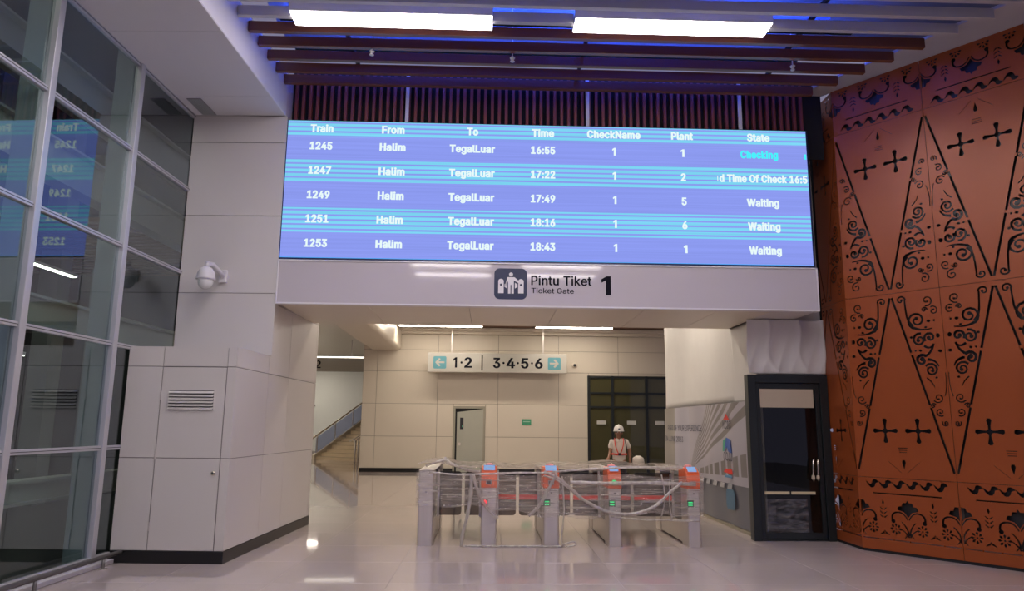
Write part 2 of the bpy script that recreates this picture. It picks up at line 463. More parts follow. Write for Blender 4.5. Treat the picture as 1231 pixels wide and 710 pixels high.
for v0, wh in ((-5.5, 'nearest'), (-1.0, 'middle'), (3.5, 'farthest')):  # unseen lamps added to brighten the beams behind the glass
    l = left('concourse_fill_lamp', 'unseen fill lamp added high in the concourse behind the glass, %s of three' % wh, 'lamp', kind=None, group='added fill lamps behind the glass wall')
    bx('housing', M_WHITE, l, -3.0, -2.8, v0, v0+2.4, 7.93, 7.99)
    bx('diffuser', M_LAMPOUT, l, -2.98, -2.82, v0+0.02, v0+2.38, 7.918, 7.93)

# ---- clad column and upper wall on the left
wl = left('wall_left', 'white panel-clad column left of the ticket gate portal', 'wall')
bx('core', M_JOINT, wl, -1.32, -0.012, 0.012, 1.162, 0.0, 2.50)
bx('core', M_JOINT, wl, -1.32, -0.012, 1.162, 3.50, 0.0, 6.6)
g = 0.004
def panel_front(u0, u1, z0, z1, v=0.0): bx('panel', M_WALL, wl, u0+g, u1-g, v, v+0.014, z0+g, z1-g, 0.002, 1)
def panel_side(v0, v1, z0, z1, u=0.0): bx('panel', M_WALL, wl, u-0.014, u, v0+g, v1-g, z0+g, z1-g, 0.002, 1)
rows = [0.14, 1.19, 2.27, 2.51]
for i in range(3):
    panel_front(-1.32, -0.89, rows[i], rows[i+1]); panel_front(-0.11, 0.004, rows[i], rows[i+1])
panel_front(-0.89, -0.11, 2.27, 2.51)
bx('panel', M_WALL, wl, -1.32, 0.0, 0.0, 1.15, 2.50, 2.512)
vs = [0.014, 1.15, 2.04, 3.42, 3.52]
for i in range(4):
    for z0, z1 in ((0.14, 1.19), (1.19, 2.27), (2.27, 2.51 if i == 0 else 3.25)):
        panel_side(vs[i], vs[i+1], z0, z1)
    if i: panel_side(vs[i], vs[i+1], 3.25, 6.6)
urows = [2.514, 3.38, 4.49, 5.58, 5.99]
for i in range(4): panel_front(-1.335, 0.03, urows[i], urows[i+1], 1.148)
for (z0, z1) in ((0.14, 1.19), (1.19, 2.27), (2.27, 3.25)):
    bx('panel', M_WALL, wl, -1.32, 0, 3.50, 3.514, z0+g, z1-g)
bl = left('baseboard_left', 'black plinth strip along the foot of the white column', 'baseboard')
bx('plinth', M_BLACK, bl, -1.33, 0.006, -0.006, 0.012, 0, 0.138)
bx('plinth', M_BLACK, bl, -0.012, 0.006, 0.012, 3.52, 0, 0.138)
# service door in the column
sd = left('door_1', 'flush white service door with louvre grille in the column', 'door')
for (z0, z1) in ((0.145, 1.186), (1.194, 2.262)):
    lf = bx('leaf', M_WALL, sd, -0.882, -0.118, -0.004, 0.012, z0, z1, 0.002, 1)
gr = bx('louvre', M_WALL, sd, -0.80, -0.23, -0.008, -0.003, 1.74, 2.0)
bx('louvre_recess', M_VOID, gr, -0.785, -0.245, -0.0095, -0.0085, 1.755, 1.985)
for k in range(6):
    z = 1.775+k*0.038
    MB().add([(-0.785,-0.010,z),(-0.245,-0.010,z),(-0.245,-0.030,z-0.016),(-0.785,-0.030,z-0.016),
              (-0.785,-0.010,z+0.012),(-0.245,-0.010,z+0.012),(-0.245,-0.030,z-0.006),(-0.785,-0.030,z-0.006)],
             [(0,3,2,1),(4,5,6,7),(0,1,5,4),(1,2,6,5),(2,3,7,6),(3,0,4,7)]).build('slat', M_WALL, gr)
kn = MB().lathe([(0.028, 0), (0.028, -0.012), (0.018, -0.022), (0.016, -0.028)], (-0.18, -0.004, 1.02), 16, 'y').build('lock', M_CHROME, sd, smooth=False)
bx('keyhole', M_INK, kn, -0.185, -0.175, -0.036, -0.031, 1.008, 1.032)
for z in (1.92, 1.22, 0.41):
    bx('hinge', M_STEEL, sd, -0.898, -0.878, -0.014, -0.004, z-0.05, z+0.05, 0.003, 1)
# low bumper rail along the glass
rl = left('bumper_rail', 'low grey steel bumper rail along the glass wall', 'rail', kind=None)
MB().tube([(-1.17, -8, 0.13), (-1.17, -4, 0.13), (-1.17, 0.0-0.03, 0.13)], 0.024, 12).build('bar', M_RAIL, rl, smooth=True)
for v in (-0.38, -1.55, -2.9, -4.3, -5.7):
    p = MB().tube([(-1.17, v, 0.012), (-1.17, v, 0.11)], 0.018, 10).build('post', M_RAIL, rl, smooth=True)
    MB().lathe([(0.05, 0), (0.05, 0.010), (0.02, 0.014)], (-1.17, v, 0), 16).build('base_plate', M_STEEL, p)

# bulkhead ceiling on the left
bk = left('ceiling_left', 'white plasterboard bulkhead ceiling along the glass wall', 'ceiling')
vv = [-10, -6.4, -3.85, -1.17, 0.50, 1.146]
for i in range(5):
    bx('panel', M_WHITE, bk, -1.40, 0.0, vv[i]+0.003, vv[i+1]-0.003, 5.99, 6.03, 0.002, 1)
bx('side_face', M_WHITE, bk, -0.03, 0.004, -10, 1.146, 6.0, 6.62)
bx('core', M_JOINT, bk, -1.42, -0.03, -10, 1.14, 6.03, 6.6)
vt = left('ceiling_vent', 'grey linear air grille in the white bulkhead ceiling', 'vent', kind=None)
MB().box(-1.19, -0.99, 0.57, 1.10, 5.978, 5.989).build('frame', mat('vent_grey', (0.30, 0.28, 0.29, 1), 0.5), vt, bevel=0.002)
for k in range(6):
    bx('slat', M_FIN, vt, -1.175+k*0.031, -1.165+k*0.031, 0.59, 1.08, 5.970, 5.978)
# dome camera
cc = left('security_camera', 'white dome security camera on bracket on the upper wall', 'camera', kind=None)
bx('wall_plate', M_WHITE, cc, -0.77, -0.66, 1.10, 1.147, 3.52, 3.70, 0.01)
MB().tube([(-0.715, 1.12, 3.60), (-0.73, 1.00, 3.66), (-0.76, 0.86, 3.72), (-0.80, 0.80, 3.72), (-0.81, 0.79, 3.66)], [0.035, 0.035, 0.033, 0.036, 0.04], 12).build('arm', M_WHITE, cc, smooth=True)
MB().lathe([(0.04, 0.17), (0.075, 0.15), (0.11, 0.09), (0.122, 0.02), (0.126, 0.0), (0.10, -0.004)], (-0.81, 0.79, 3.50), 24).build('housing', M_WHITE, cc, smooth=True)
MB().lathe([(0.10, 0.0), (0.10, -0.03), (0.092, -0.07), (0.07, -0.105), (0.035, -0.125), (0.005, -0.13)], (-0.81, 0.79, 3.498), 24).build('dome', mat('dome_white', (0.7, 0.7, 0.72, 1), 0.2), cc, smooth=True)
bx('lens_window', M_FIN, cc, -0.86, -0.845, 0.685, 0.69, 3.43, 3.48)

# ---- portal front
SY = 10.15
wf = thing('wall_front', 'white header and soffit of the portal above the ticket gates', 'wall', kind='structure')
bx('header_core', M_JOINT, wf, -2.96, 4.64, 10.45, 12.2, 3.27, 6.6)
# soffit panels
sx = [-2.95, -1.73, -0.3, 0.95, 2.2, 3.25, 4.02]
for i in range(6):
    bx('soffit_panel', M_WALLIN, wf, sx[i]+0.003, sx[i+1]-0.003, 10.26, 12.2, 3.25, 3.27, 0.002, 1)
bx('soffit_panel', M_WALL, wf, 4.02, 4.645, 10.26, 11.2, 3.25, 3.27)
bx('rear_face', M_WALLIN, wf, -2.9, 4.1, 12.2, 12.22, 3.25, 5.4)
bx('slat_backing', M_VOID, wf, -3.0, 5.0, 10.43, 10.45, 5.6, 6.9)
slat_me = MB().box(-0.022, 0.022, 0, 0.06, 5.8, 6.75).mesh('slat', M_SLAT, bevel=0.003, seg=1)
n_sl = 74
for k in range(n_sl):
    link('slat', slat_me, wf, (-2.92+k*(4.66+2.92)/(n_sl-1), 10.36, 0))
# ---- LED departure board
X0, X1, Z0, Z1 = -2.97, 4.63, 3.905, 5.945
db = thing('departure_board', 'wide blue LED departure board listing trains above the gates', 'display', (0, 0, 0))
bx('cabinet', M_NAVY, db, X0-0.015, X1+0.03, 10.205, 10.33, Z0-0.035, Z1+0.012, 0.004, 1)
ms = bpy.data.materials.new('led_screen'); ms.use_nodes = True; ntr = ms.node_tree
ntr.nodes.remove(ntr.nodes['Principled BSDF'])
tc = ntr.nodes.new('ShaderNodeTexCoord'); sp = ntr.nodes.new('ShaderNodeSeparateXYZ'); ntr.links.new(tc.outputs['Object'], sp.inputs[0])
mr = ntr.nodes.new('ShaderNodeMapRange'); mr.inputs[1].default_value = Z0; mr.inputs[2].default_value = Z1; ntr.links.new(sp.outputs[2], mr.inputs[0])
rp = ntr.nodes.new('ShaderNodeValToRGB'); rp.color_ramp.interpolation = 'CONSTANT'
zb = [3.905, 4.278, 4.632, 5.014, 5.364, 5.697]
els = rp.color_ramp.elements
while len(els) > 1: els.remove(els[0])
els[0].position = 0.0; els[0].color = (0, 0, 0, 1)
for k, z in enumerate(zb[1:]):
    e = els.new((z-Z0)/(Z1-Z0)); c = 1.0 if k % 2 == 0 else 0.0; e.color = (c, c, c, 1)
ntr.links.new(mr.outputs[0], rp.inputs[0])
def math_node(op, a, b=None):
    n = ntr.nodes.new('ShaderNodeMath'); n.operation = op
    if hasattr(a, 'links'): ntr.links.new(a, n.inputs[0])
    else: n.inputs[0].default_value = a
    if b is not None:
        if hasattr(b, 'links'): ntr.links.new(b, n.inputs[1])
        else: n.inputs[1].default_value = b
    return n.outputs[0]
fr = math_node('FRACT', math_node('MULTIPLY', sp.outputs[2], 1/0.0695))
band = math_node('GREATER_THAN', fr, 0.36)
mask = math_node('MULTIPLY', rp.outputs[0], band)
nz = ntr.nodes.new('ShaderNodeTexNoise'); nz.inputs['Scale'].default_value = 1.0; nz.inputs['Detail'].default_value = 4
mpn = ntr.nodes.new('ShaderNodeMapping'); mpn.inputs['Scale'].default_value = (0.35, 1, 38); ntr.links.new(tc.outputs['Object'], mpn.inputs[0]); ntr.links.new(mpn.outputs[0], nz.inputs['Vector'])
mrn = ntr.nodes.new('ShaderNodeMapRange'); mrn.inputs[1].default_value = 0.3; mrn.inputs[2].default_value = 0.7; mrn.inputs[3].default_value = 0.93; mrn.inputs[4].default_value = 1.06
ntr.links.new(nz.outputs[0], mrn.inputs[0])
mc = ntr.nodes.new('ShaderNodeMix'); mc.data_type = 'RGBA'; mc.inputs[6].default_value = srgb(141, 155, 240); mc.inputs[7].default_value = srgb(126, 213, 243)
ntr.links.new(mask, mc.inputs[0])
em = ntr.nodes.new('ShaderNodeEmission'); ntr.links.new(mc.outputs[2], em.inputs[0])
ntr.links.new(math_node('MULTIPLY', mrn.outputs[0], SCREEN), em.inputs[1])
ntr.links.new(em.outputs[0], ntr.nodes['Material Output'].inputs[0])
MATS['led_screen'] = ms
MB().box(X0, X1, 10.2, 10.206, Z0, Z1).build('screen', ms, db)
bx('bottom_edge', emit('led_edge', srgb(60, 170, 245), 1.0), db, X0, X1, 10.199, 10.2, Z0, Z0+0.008)
M_LTX = emit('led_text', srgb(232, 250, 250), 1.0)
M_LTC = emit('led_text_cyan', srgb(70, 245, 252), 1.0)
TXH = 0.118
hz = [5.83, 5.565, 5.195, 4.83, 4.475, 4.12]
cols = {'train': -2.48, 'from': -1.45, 'to': -0.295, 'time': 0.735, 'check': 1.775, 'plant': 2.785, 'state': 3.92}
def led(txt, x, z, w, m=M_LTX): put_text('lettering', txt, m, db, x, 10.1985, z, w, TXH, 0.05)
for t, c, w in (('Train', 'train', 0.33), ('From', 'from', 0.33), ('To', 'to', 0.165), ('Time', 'time', 0.33), ('CheckName', 'check', 0.79), ('Plant', 'plant', 0.325), ('State', 'state', 0.34)):
    led(t, cols[c], hz[0], w)
tm = ['16:55', '17:22', '17:49', '18:16', '18:43']; pl = ['1', '2', '5', '6', '1']
for i in range(5):
    z = hz[i+1]
    led(str(1245+2*i), cols['train'], z, 0.325); led('Halim', cols['from'], z, 0.375)
    led('TegalLuar', cols['to'], z, 0.66); led(tm[i], cols['time'], z, 0.355)
    led('1', cols['check'], z, 0.052); led(pl[i], cols['plant'], z, 0.055 if pl[i] == '1' else 0.075)
led('Checking', 3.92, hz[1], 0.56, M_LTC); led('d Time Of Check 16:5', 3.965, hz[2], 1.30)
for i in (3, 4, 5): led('Waiting', 3.94, hz[i], 0.475)
bx('cut_letter', M_LTX, db, 3.285, 3.295, 10.1975, 10.199, hz[2]-0.05, hz[2]+0.035)
bx('cut_letter', M_LTC, db, 4.59, 4.62, 10.1975, 10.199, hz[1]-0.06, hz[1]+0.02)
for x, lab in ((-1.27, 'leftmost'), (1.40, 'middle'), (3.69, 'rightmost')):
    r = thing('hanger_rod', 'white hanger bracket above the departure board, %s of the three' % lab, 'bracket', (x, 10.28, 5.955), group='hangers of the departure board')
    bx('rod', M_WHITE, r, -0.025, 0.025, -0.02, 0.02, 0.012, 0.80, 0.004, 1)
    bx('foot_plate', M_WHITE, r, -0.05, 0.05, -0.035, 0.035, 0.002, 0.014)
# ---- ticket gate sign
sg = thing('overhead_sign', 'long white overhead sign reading Pintu Tiket 1 Ticket Gate', 'sign', (0, 0, 0))
bx('sign_box', M_WHITE, sg, -2.975, 4.655, SY+0.012, 10.255, 3.235, 3.865, 0.006)
MB().box(-2.955, 4.635, SY, SY+0.013, 3.257, 3.845).build('face', M_SIGN, sg)
for (a, b, c, d) in ((-2.975, 4.655, 3.235, 3.257), (-2.975, 4.655, 3.845, 3.865)):
    bx('frame_strip', M_WHITE, sg, a, b, SY-0.012, SY+0.012, c, d, 0.003, 1)
for a in (-2.975, 4.635):
    bx('frame_strip', M_WHITE, sg, a, a+0.02, SY-0.012, SY+0.012, 3.257, 3.845, 0.003, 1)
ic = MB().prism(rrect(0.05, 0.51, 3.345, 3.785, 0.075), SY-0.004, SY, 'y').build('pictogram', M_NAVY, sg)
M_PIC = mat('pictogram_white', (0.72, 0.70, 0.72, 1), 0.4)
yy = (SY-0.007, SY-0.0035)
def pic(poly): MB().prism(poly, *yy, 'y').build('symbol', M_PIC, ic)
pic([(0.285+0.028*cos(a*pi/8), 3.70+0.028*sin(a*pi/8)) for a in range(16)])
pic([(0.235,3.66),(0.335,3.66),(0.40,3.60),(0.385,3.58),(0.325,3.615),(0.325,3.425),(0.292,3.425),(0.292,3.55),(0.278,3.55),(0.278,3.425),(0.245,3.425),(0.245,3.61),(0.215,3.53),(0.20,3.535)][::-1])
for sgn, xc in ((-1, 0.145), (1, 0.425)):
    pic([(xc-0.038,3.43),(xc+0.038,3.43),(xc+0.038,3.60)]+[(xc+0.038*cos(a*pi/8), 3.60+0.035*sin(a*pi/8)) for a in range(1, 8)]+[(xc-0.038,3.60)])
    MB().prism([(xc+0.016*cos(a*pi/6), 3.55+0.016*sin(a*pi/6)) for a in range(12)], SY-0.009, SY-0.006, 'y').build('symbol', M_NAVY, ic)
    pic([(xc-sgn*0.05, 3.56), (xc-sgn*0.085, 3.58), (xc-sgn*0.085, 3.50), (xc-sgn*0.05, 3.52)])
put_text('lettering', 'Pintu Tiket', M_PRINT, sg, 0.995, SY-0.002, 3.62, 0.855, 0.135, 0.022)
put_text('lettering', 'Ticket Gate', M_PRINT, sg, 0.87, SY-0.002, 3.475, 0.60, 0.075, 0.010)
put_text('lettering', '1', M_PRINT, sg, 1.625, SY-0.002, 3.56, 0.135, 0.27, 0.03)

# ---- batten ceiling of the hall
cl = thing('ceiling', 'dark brown batten ceiling over the hall with open gaps', 'ceiling', kind='structure')
bx('slab', mat('upper_slab', (0.20, 0.20, 0.21, 1), 0.7), cl, -3.1, 9.5, -14, 10.45, 7.25, 7.35)
def bat_end(Y): return 4.75+(9.82-Y)*0.59+0.0
PB = 0.352
bys = [9.97-PB*k for k in range(41)]
LROWS = [5, 9, 13, 17, 21, 25, 29, 33, 37]            # batten rows that carry strip lights
LX = ((-2.43, -0.02), (0.96, 3.35))
def left_end(Y): return -3.05+(Y-9.01)*math.tan(AL)+0.01
for k, y in enumerate(bys):
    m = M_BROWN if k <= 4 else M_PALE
    if k in LROWS:
        segs = [(left_end(y), LX[0][0]-0.005), (LX[0][1]+0.005, LX[1][0]-0.005), (LX[1][1]+0.005, min(bat_end(y), 9.2))]
    else:
        segs = [(left_end(y), min(bat_end(y), 9.2))]
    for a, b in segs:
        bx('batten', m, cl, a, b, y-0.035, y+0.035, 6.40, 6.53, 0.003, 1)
for x in (-1.9, 1.2, 3.9):
    bx('carrier', M_VOID, cl, x-0.02, x+0.02, -4.2, 10.3, 6.54, 6.60)
for x, y, s in ((-1.6, 9.2, .25), (0.6, 8.3, .2), (2.2, 8.8, .22), (0.2, 7.4, .2)):
    MB().tube([(x, y, 7.0), (x+2.2, y, 7.0)], s*0.5, 12).build('duct', mat('duct', (0.10, 0.11, 0.16, 1), 0.5), cl, smooth=True)
# white perimeter strip between battens and copper wall
pm = MB().add([(4.60, 10.40, 6.60), (5.0, 10.40, 6.60), (9.9, 3.9, 6.60), (8.4, 3.9, 6.60), (4.60, 10.40, 6.64), (5.0, 10.40, 6.64), (9.9, 3.9, 6.64), (8.4, 3.9, 6.64)],
    [(0,3,2,1),(4,5,6,7),(0,1,5,4),(1,2,6,5),(2,3,7,6),(3,0,4,7)]).build('trim_2', M_PALE, None)
tag(pm, 'pale ceiling edge strip above the orange wall', 'trim', kind='structure')
# strip lights (each row of the hall ceiling)
def strip_light(name, label, x0, x1, y, z, w, me, group, frame=M_WHITE):
    l = thing(name, label, 'lamp', ((x0+x1)/2, y, z), group=group)
    h = (x1-x0)/2
    bx('housing', frame, l, -h, h, -w/2, w/2, 0.0, 0.10, 0.004, 1)
    bx('diffuser', me, l, -h+0.012, h-0.012, -w/2+0.012, w/2-0.012, -0.012, -0.0005)
    return l
for r, k in enumerate(LROWS):
    for q, (a, b) in enumerate(LX):
        lab = ('bright strip light in the batten ceiling, %s of the front pair' % ('left' if q == 0 else 'right')) if r == 0 else \
              'strip light in the batten ceiling over the hall behind the viewer'
        strip_light('strip_light', lab, a, b, bys[k], 6.40, 0.33, M_LAMP, 'strip lights of the hall' if r == 0 else 'strip lights behind the viewer')
# blue LED lines tucked above the battens
for x0, x1, y, lab in ((-2.7, 4.2, 9.45, 'blue LED line above the battens nearest the departure board'), (-2.7, 4.6, 8.55, 'blue LED line above the battens behind the strip lights')):
    b = thing('blue_led_line', lab, 'lamp', ((x0+x1)/2, y, 6.64), group='blue LED lines above the battens')
    h = (x1-x0)/2
    bx('channel', M_VOID, b, -h, h, -0.10, 0.10, -0.03, 0.0)
    bx('diffuser', M_BLUELED, b, -h, h, -0.02, 0.02, 0.0005, 0.012)
# small sprinklers
for (px, py, lab) in ((447, 64, 'leftmost'), (616, 72, 'middle'), (953, 82, 'rightmost')):
    r = ray(px, py); p = Vector((0, 0, CAM_H))+r*((6.34-CAM_H)/r.z)
    s = thing('sprinkler', 'small sprinkler head hanging between the battens, %s of the three' % lab, 'sprinkler', p, group='sprinklers')
    MB().tube([(0, 0, 0.02), (0, 0, 0.9)], 0.008, 8).build('pipe', M_WHITE, s)
    MB().lathe([(0.012, 0.05), (0.035, 0.03), (0.03, 0.015), (0.012, 0.0), (0.03, -0.02), (0.03, -0.026)], (0, 0, 0), 12).build('head', M_PALE, s, smooth=True)

# ================================================================== COPPER CUT-OUT WALL
AR = radians(53.0)
FX, FY = 5.08, 10.24
UW = Vector((cos(AR), -sin(AR), 0))
WP = 1.25
ZM = 3.43
def stroke(pts, w0, w1=None, n=None):
    """closed outline of a tapered line"""
    w1 = w0 if w1 is None else w1
    if w0 > 0.006: w0 *= 1.35; w1 *= 1.35
    L, R = [], []
    m = len(pts)
    for i, p in enumerate(pts):
        a = pts[max(i-1, 0)]; b = pts[min(i+1, m-1)]
        dx, dy = b[0]-a[0], b[1]-a[1]; l = sqrt(dx*dx+dy*dy) or 1
        w = (w0+(w1-w0)*i/(m-1))/2
        L.append((p[0]-dy/l*w, p[1]+dx/l*w)); R.append((p[0]+dy/l*w, p[1]-dx/l*w))
    return L+R[::-1]
def circ(x, y, r, n=8, e=1.0, rot=0): return [(x+r*cos(2*pi*k/n+rot), y+e*r*sin(2*pi*k/n+rot)) for k in range(n)]
def spiral(x, y, r, a0, dirn, turns=1.35, w=0.022, n=16):
    pts = []; r *= 1.22
    for k in range(n+1):
        t = k/n; rr = r*(1-0.78*t); a = a0+dirn*2*pi*turns*t
        pts.append((x+rr*cos(a), y+rr*sin(a)))
    return [stroke(pts, w, w*0.75), circ(pts[-1][0], pts[-1][1], w*1.1, 7)]
def bez(p0, p1, p2, n=8): return [((1-t)**2*p0[0]+2*t*(1-t)*p1[0]+t*t*p2[0], (1-t)**2*p0[1]+2*t*(1-t)*p1[1]+t*t*p2[1]) for t in [k/n for k in range(n+1)]]
def motif_half():
    """cut-outs of one half diamond: (t, h) = distance from seam, distance from the middle joint"""
    P = []
    c = WP/2
    # boundary line in three pieces with bridges
    A, B = (c-0.012, 0.06), (0.02, 2.36)
    for a, b in ((0.0, 0.33), (0.345, 0.63), (0.645, 1.0)):
        P.append(stroke([(A[0]+(B[0]-A[0])*a, A[1]+(B[1]-A[1])*a), (A[0]+(B[0]-A[0])*b, A[1]+(B[1]-A[1])*b)], 0.022))
    # hook at the crossing, stem, scrolls
    P += spiral(0.50, 0.11, 0.05, pi, 1, 1.0, 0.018, 12)
    P.append(stroke(bez((0.45, 0.10), (0.445, 0.24), (0.435, 0.34))+bez((0.435, 0.34), (0.42, 0.42), (0.36, 0.47))[1:], 0.016, 0.022))
    P += spiral(0.315, 0.40, 0.095, pi*0.35, -1, 1.4, 0.024, 18)
    P.append(stroke(bez((0.37, 0.49), (0.27, 0.55), (0.13, 0.52)), 0.028, 0.010))
    P += spiral(0.30, 0.66, 0.072, -pi*0.6, 1, 1.35, 0.024)
    P += spiral(0.17, 0.64, 0.062, pi*0.2, -1, 1.1, 0.026, 12)
    P.append(stroke(bez((0.25, 0.74), (0.18, 0.80), (0.14, 0.74)), 0.026, 0.014))
    P.append(stroke(bez((0.13, 0.72), (0.16, 0.84), (0.25, 0.88)), 0.020, 0.026))
    P += spiral(0.29, 0.93, 0.065, -pi*0.75, 1, 1.1, 0.030, 12)
    P.append(stroke(bez((0.22, 0.92), (0.12, 0.93), (0.09, 1.02)), 0.028, 0.012))
    P += spiral(0.185, 1.06, 0.072, -pi*0.2, -1, 1.5, 0.022)
    P.append(stroke(bez((0.25, 1.16), (0.19, 1.20), (0.16, 1.28)), 0.014, 0.008))
    # thinner upper filigree
    for (x, y, r, a, d) in ((0.13, 1.42, 0.055, 0.5, 1), (0.12, 1.60, 0.045, 2.2, -1), (0.07, 1.74, 0.035, -0.6, 1), (0.20, 1.52, 0.030, 3.4, 1)):
        P += spiral(x, y, r, a, d, 1.2, 0.013, 12)
    P.append(stroke(bez((0.02, 1.10), (0.01, 1.30), (0.05, 1.40)), 0.008))
    for (x, y, r, a, d) in ((0.17, 0.15, 0.06, 1.2, 1), (0.10, 0.29, 0.05, -1.0, -1), (0.21, 0.27, 0.032, 3.0, 1)):
        P += spiral(x, y, r, a, d, 1.15, 0.014, 12)
    for (x, y, r, e) in ((0.17, 0.42, 0.026, 0.8), (0.21, 0.50, 0.02, 0.7), (0.40, 0.62, 0.02, 0.9), (0.30, 0.80, 0.022, 0.8), (0.07, 0.62, 0.026, 1.2), (0.06, 0.82, 0.026, 0.8), (0.36, 0.80, 0.014, 1.0), (0.13, 1.16, 0.018, 0.8), (0.10, 0.42, 0.014, 1.1)):
        P.append(circ(x, y, r, 8, e, 0.4))
    return P
HALF = motif_half()
def cross(x, z, s=1.0):
    P = [circ(x, z, 0.030*s, 10)]
    for k in range(4):
        a = k*pi/2; d = (cos(a), sin(a)); n = (-d[1], d[0])
        prof = [(0.025, 0.011), (0.06, 0.013), (0.09, 0.020), (0.115, 0.026), (0.132, 0.012)]
        up_ = [(x+(d[0]*q+n[0]*w)*s, z+(d[1]*q+n[1]*w)*s) for q, w in prof]
        dn_ = [(x+(d[0]*q-n[0]*w)*s, z+(d[1]*q-n[1]*w)*s) for q, w in prof]
        P.append(up_+dn_[::-1])
    return P
def triangle_fill():
    """(s, h) cut-outs in the plain triangle: two crosses, three bars, a drop"""
    c = WP/2; P = []
    for dx in (-0.21, 0.21): P += cross(c+dx, 1.84, 1.22)
    for k in range(3): P.append([(c-0.06+k*0.006, 2.06+k*0.028), (c+0.06-k*0.006, 2.06+k*0.028), (c+0.06-k*0.006, 2.069+k*0.028), (c-0.06+k*0.006, 2.069+k*0.028)])
    P.append([(c, 2.34), (c-0.026, 2.25), (c-0.016, 2.22), (c+0.016, 2.22), (c+0.026, 2.25)])
    for s in (-1, 1): P.append(stroke([(c+s*0.04, 2.38), (c+s*0.20, 2.24)], 0.005))
    return P
def band_fill():
    """(s, d) cut-outs of the ornament band; d = 0 at the joint, growing away from the middle"""
    c = WP/2; P = []
    k = 0.11
    while k < WP-0.12:                     # running-wave scroll
        P.append([(k-0.01, 0.045), (k+0.02, 0.10), (k+0.055, 0.135), (k+0.09, 0.135), (k+0.115, 0.11), (k+0.125, 0.075), (k+0.165, 0.06), (k+0.15, 0.035), (k+0.115, 0.022), (k+0.085, 0.035), (k+0.075, 0.075), (k+0.05, 0.09), (k+0.02, 0.065)])
        k += 0.172
    P.append([(0.19, 0.195), (1.06, 0.195), (1.06, 0.211), (0.19, 0.211)])
    for x in (c, 0.0, WP):                 # palmettes at centre and on the seams
        P.append([(x-0.135, 0.40), (x-0.115, 0.355), (x-0.075, 0.35), (x-0.06, 0.305), (x-0.02, 0.305), (x, 0.27), (x+0.02, 0.305), (x+0.06, 0.305), (x+0.075, 0.35), (x+0.115, 0.355), (x+0.135, 0.40), (x+0.05, 0.425), (x, 0.49), (x-0.05, 0.425)])
        for s in (-1, 1):
            P.append(stroke(bez((x+s*0.01, 0.52), (x+s*0.06, 0.40), (x+s*0.17, 0.44))+bez((x+s*0.17, 0.44), (x+s*0.22, 0.47), (x+s*0.20, 0.54))[1:], 0.012, 0.020))
            P.append(circ(x+s*0.195, 0.545, 0.028, 8))
            P.append(stroke(bez((x+s*0.004, 0.72), (x+s*0.02, 0.60), (x+s*0.09, 0.55)), 0.018, 0.010))
            P.append(stroke(bez((x+s*0.006, 0.74), (x+s*0.05, 0.66), (x+s*0.11, 0.64)), 0.016, 0.008))
            P.append(stroke(bez((x+s*0.012, 0.68), (x+s*0.03, 0.72), (x+s*0.06, 0.75)), 0.014, 0.008))
            fx, fz = x+s*0.165, 0.645      # eight-petal flower
            for q in range(8):
                a = q*pi/4
                P.append([(fx+cos(a)*0.024, fz+sin(a)*0.024), (fx+cos(a-0.28)*0.06, fz+sin(a-0.28)*0.06), (fx+cos(a)*0.076, fz+sin(a)*0.076), (fx+cos(a+0.28)*0.06, fz+sin(a+0.28)*0.06)])
            P.append(circ(fx, fz, 0.013, 6))
    for x in (WP*0.25, WP*0.75):           # corn sprig and foot chevrons between palmettes
        P.append([(x, 0.28), (x+0.016, 0.32), (x, 0.36), (x-0.016, 0.32)])
        for d in (0.38, 0.43, 0.48):
            for s in (-1, 1): P.append(stroke([(x+s*0.008, d+0.03), (x+s*0.045, d)], 0.014, 0.006))
        for s in (-1, 1): P.append(stroke([(x+s*0.008, 0.70), (x+s*0.06, 0.73)], 0.020, 0.006))
        P.append([(x, 0.67), (x+0.014, 0.695), (x-0.014, 0.695)])
    k = 0.02
    while k < WP-0.05:                     # dashed slit near the edge
        P.append([(k, 0.784), (min(k+0.19, WP-0.02), 0.784), (min(k+0.19, WP-0.02), 0.795), (k, 0.795)]); k += 0.205
    return P
def clip_poly(p, x0, x1, y0, y1):
    for ax, lim, sg_ in ((0, x0, 1), (0, x1, -1), (1, y0, 1), (1, y1, -1)):
        out_ = []
        for i in range(len(p)):
            a, b = p[i-1], p[i]; ia = (a[ax]-lim)*sg_ >= 0; ib_ = (b[ax]-lim)*sg_ >= 0
            if ia != ib_:
                t = (lim-a[ax])/(b[ax]-a[ax]); out_.append((a[0]+(b[0]-a[0])*t, a[1]+(b[1]-a[1])*t))
            if ib_: out_.append(b)
        p = out_
        if not p: return []
    q = [p[0]]
    for r in p[1:]:
        if abs(r[0]-q[-1][0])+abs(r[1]-q[-1][1]) > 1e-4: q.append(r)
    return q
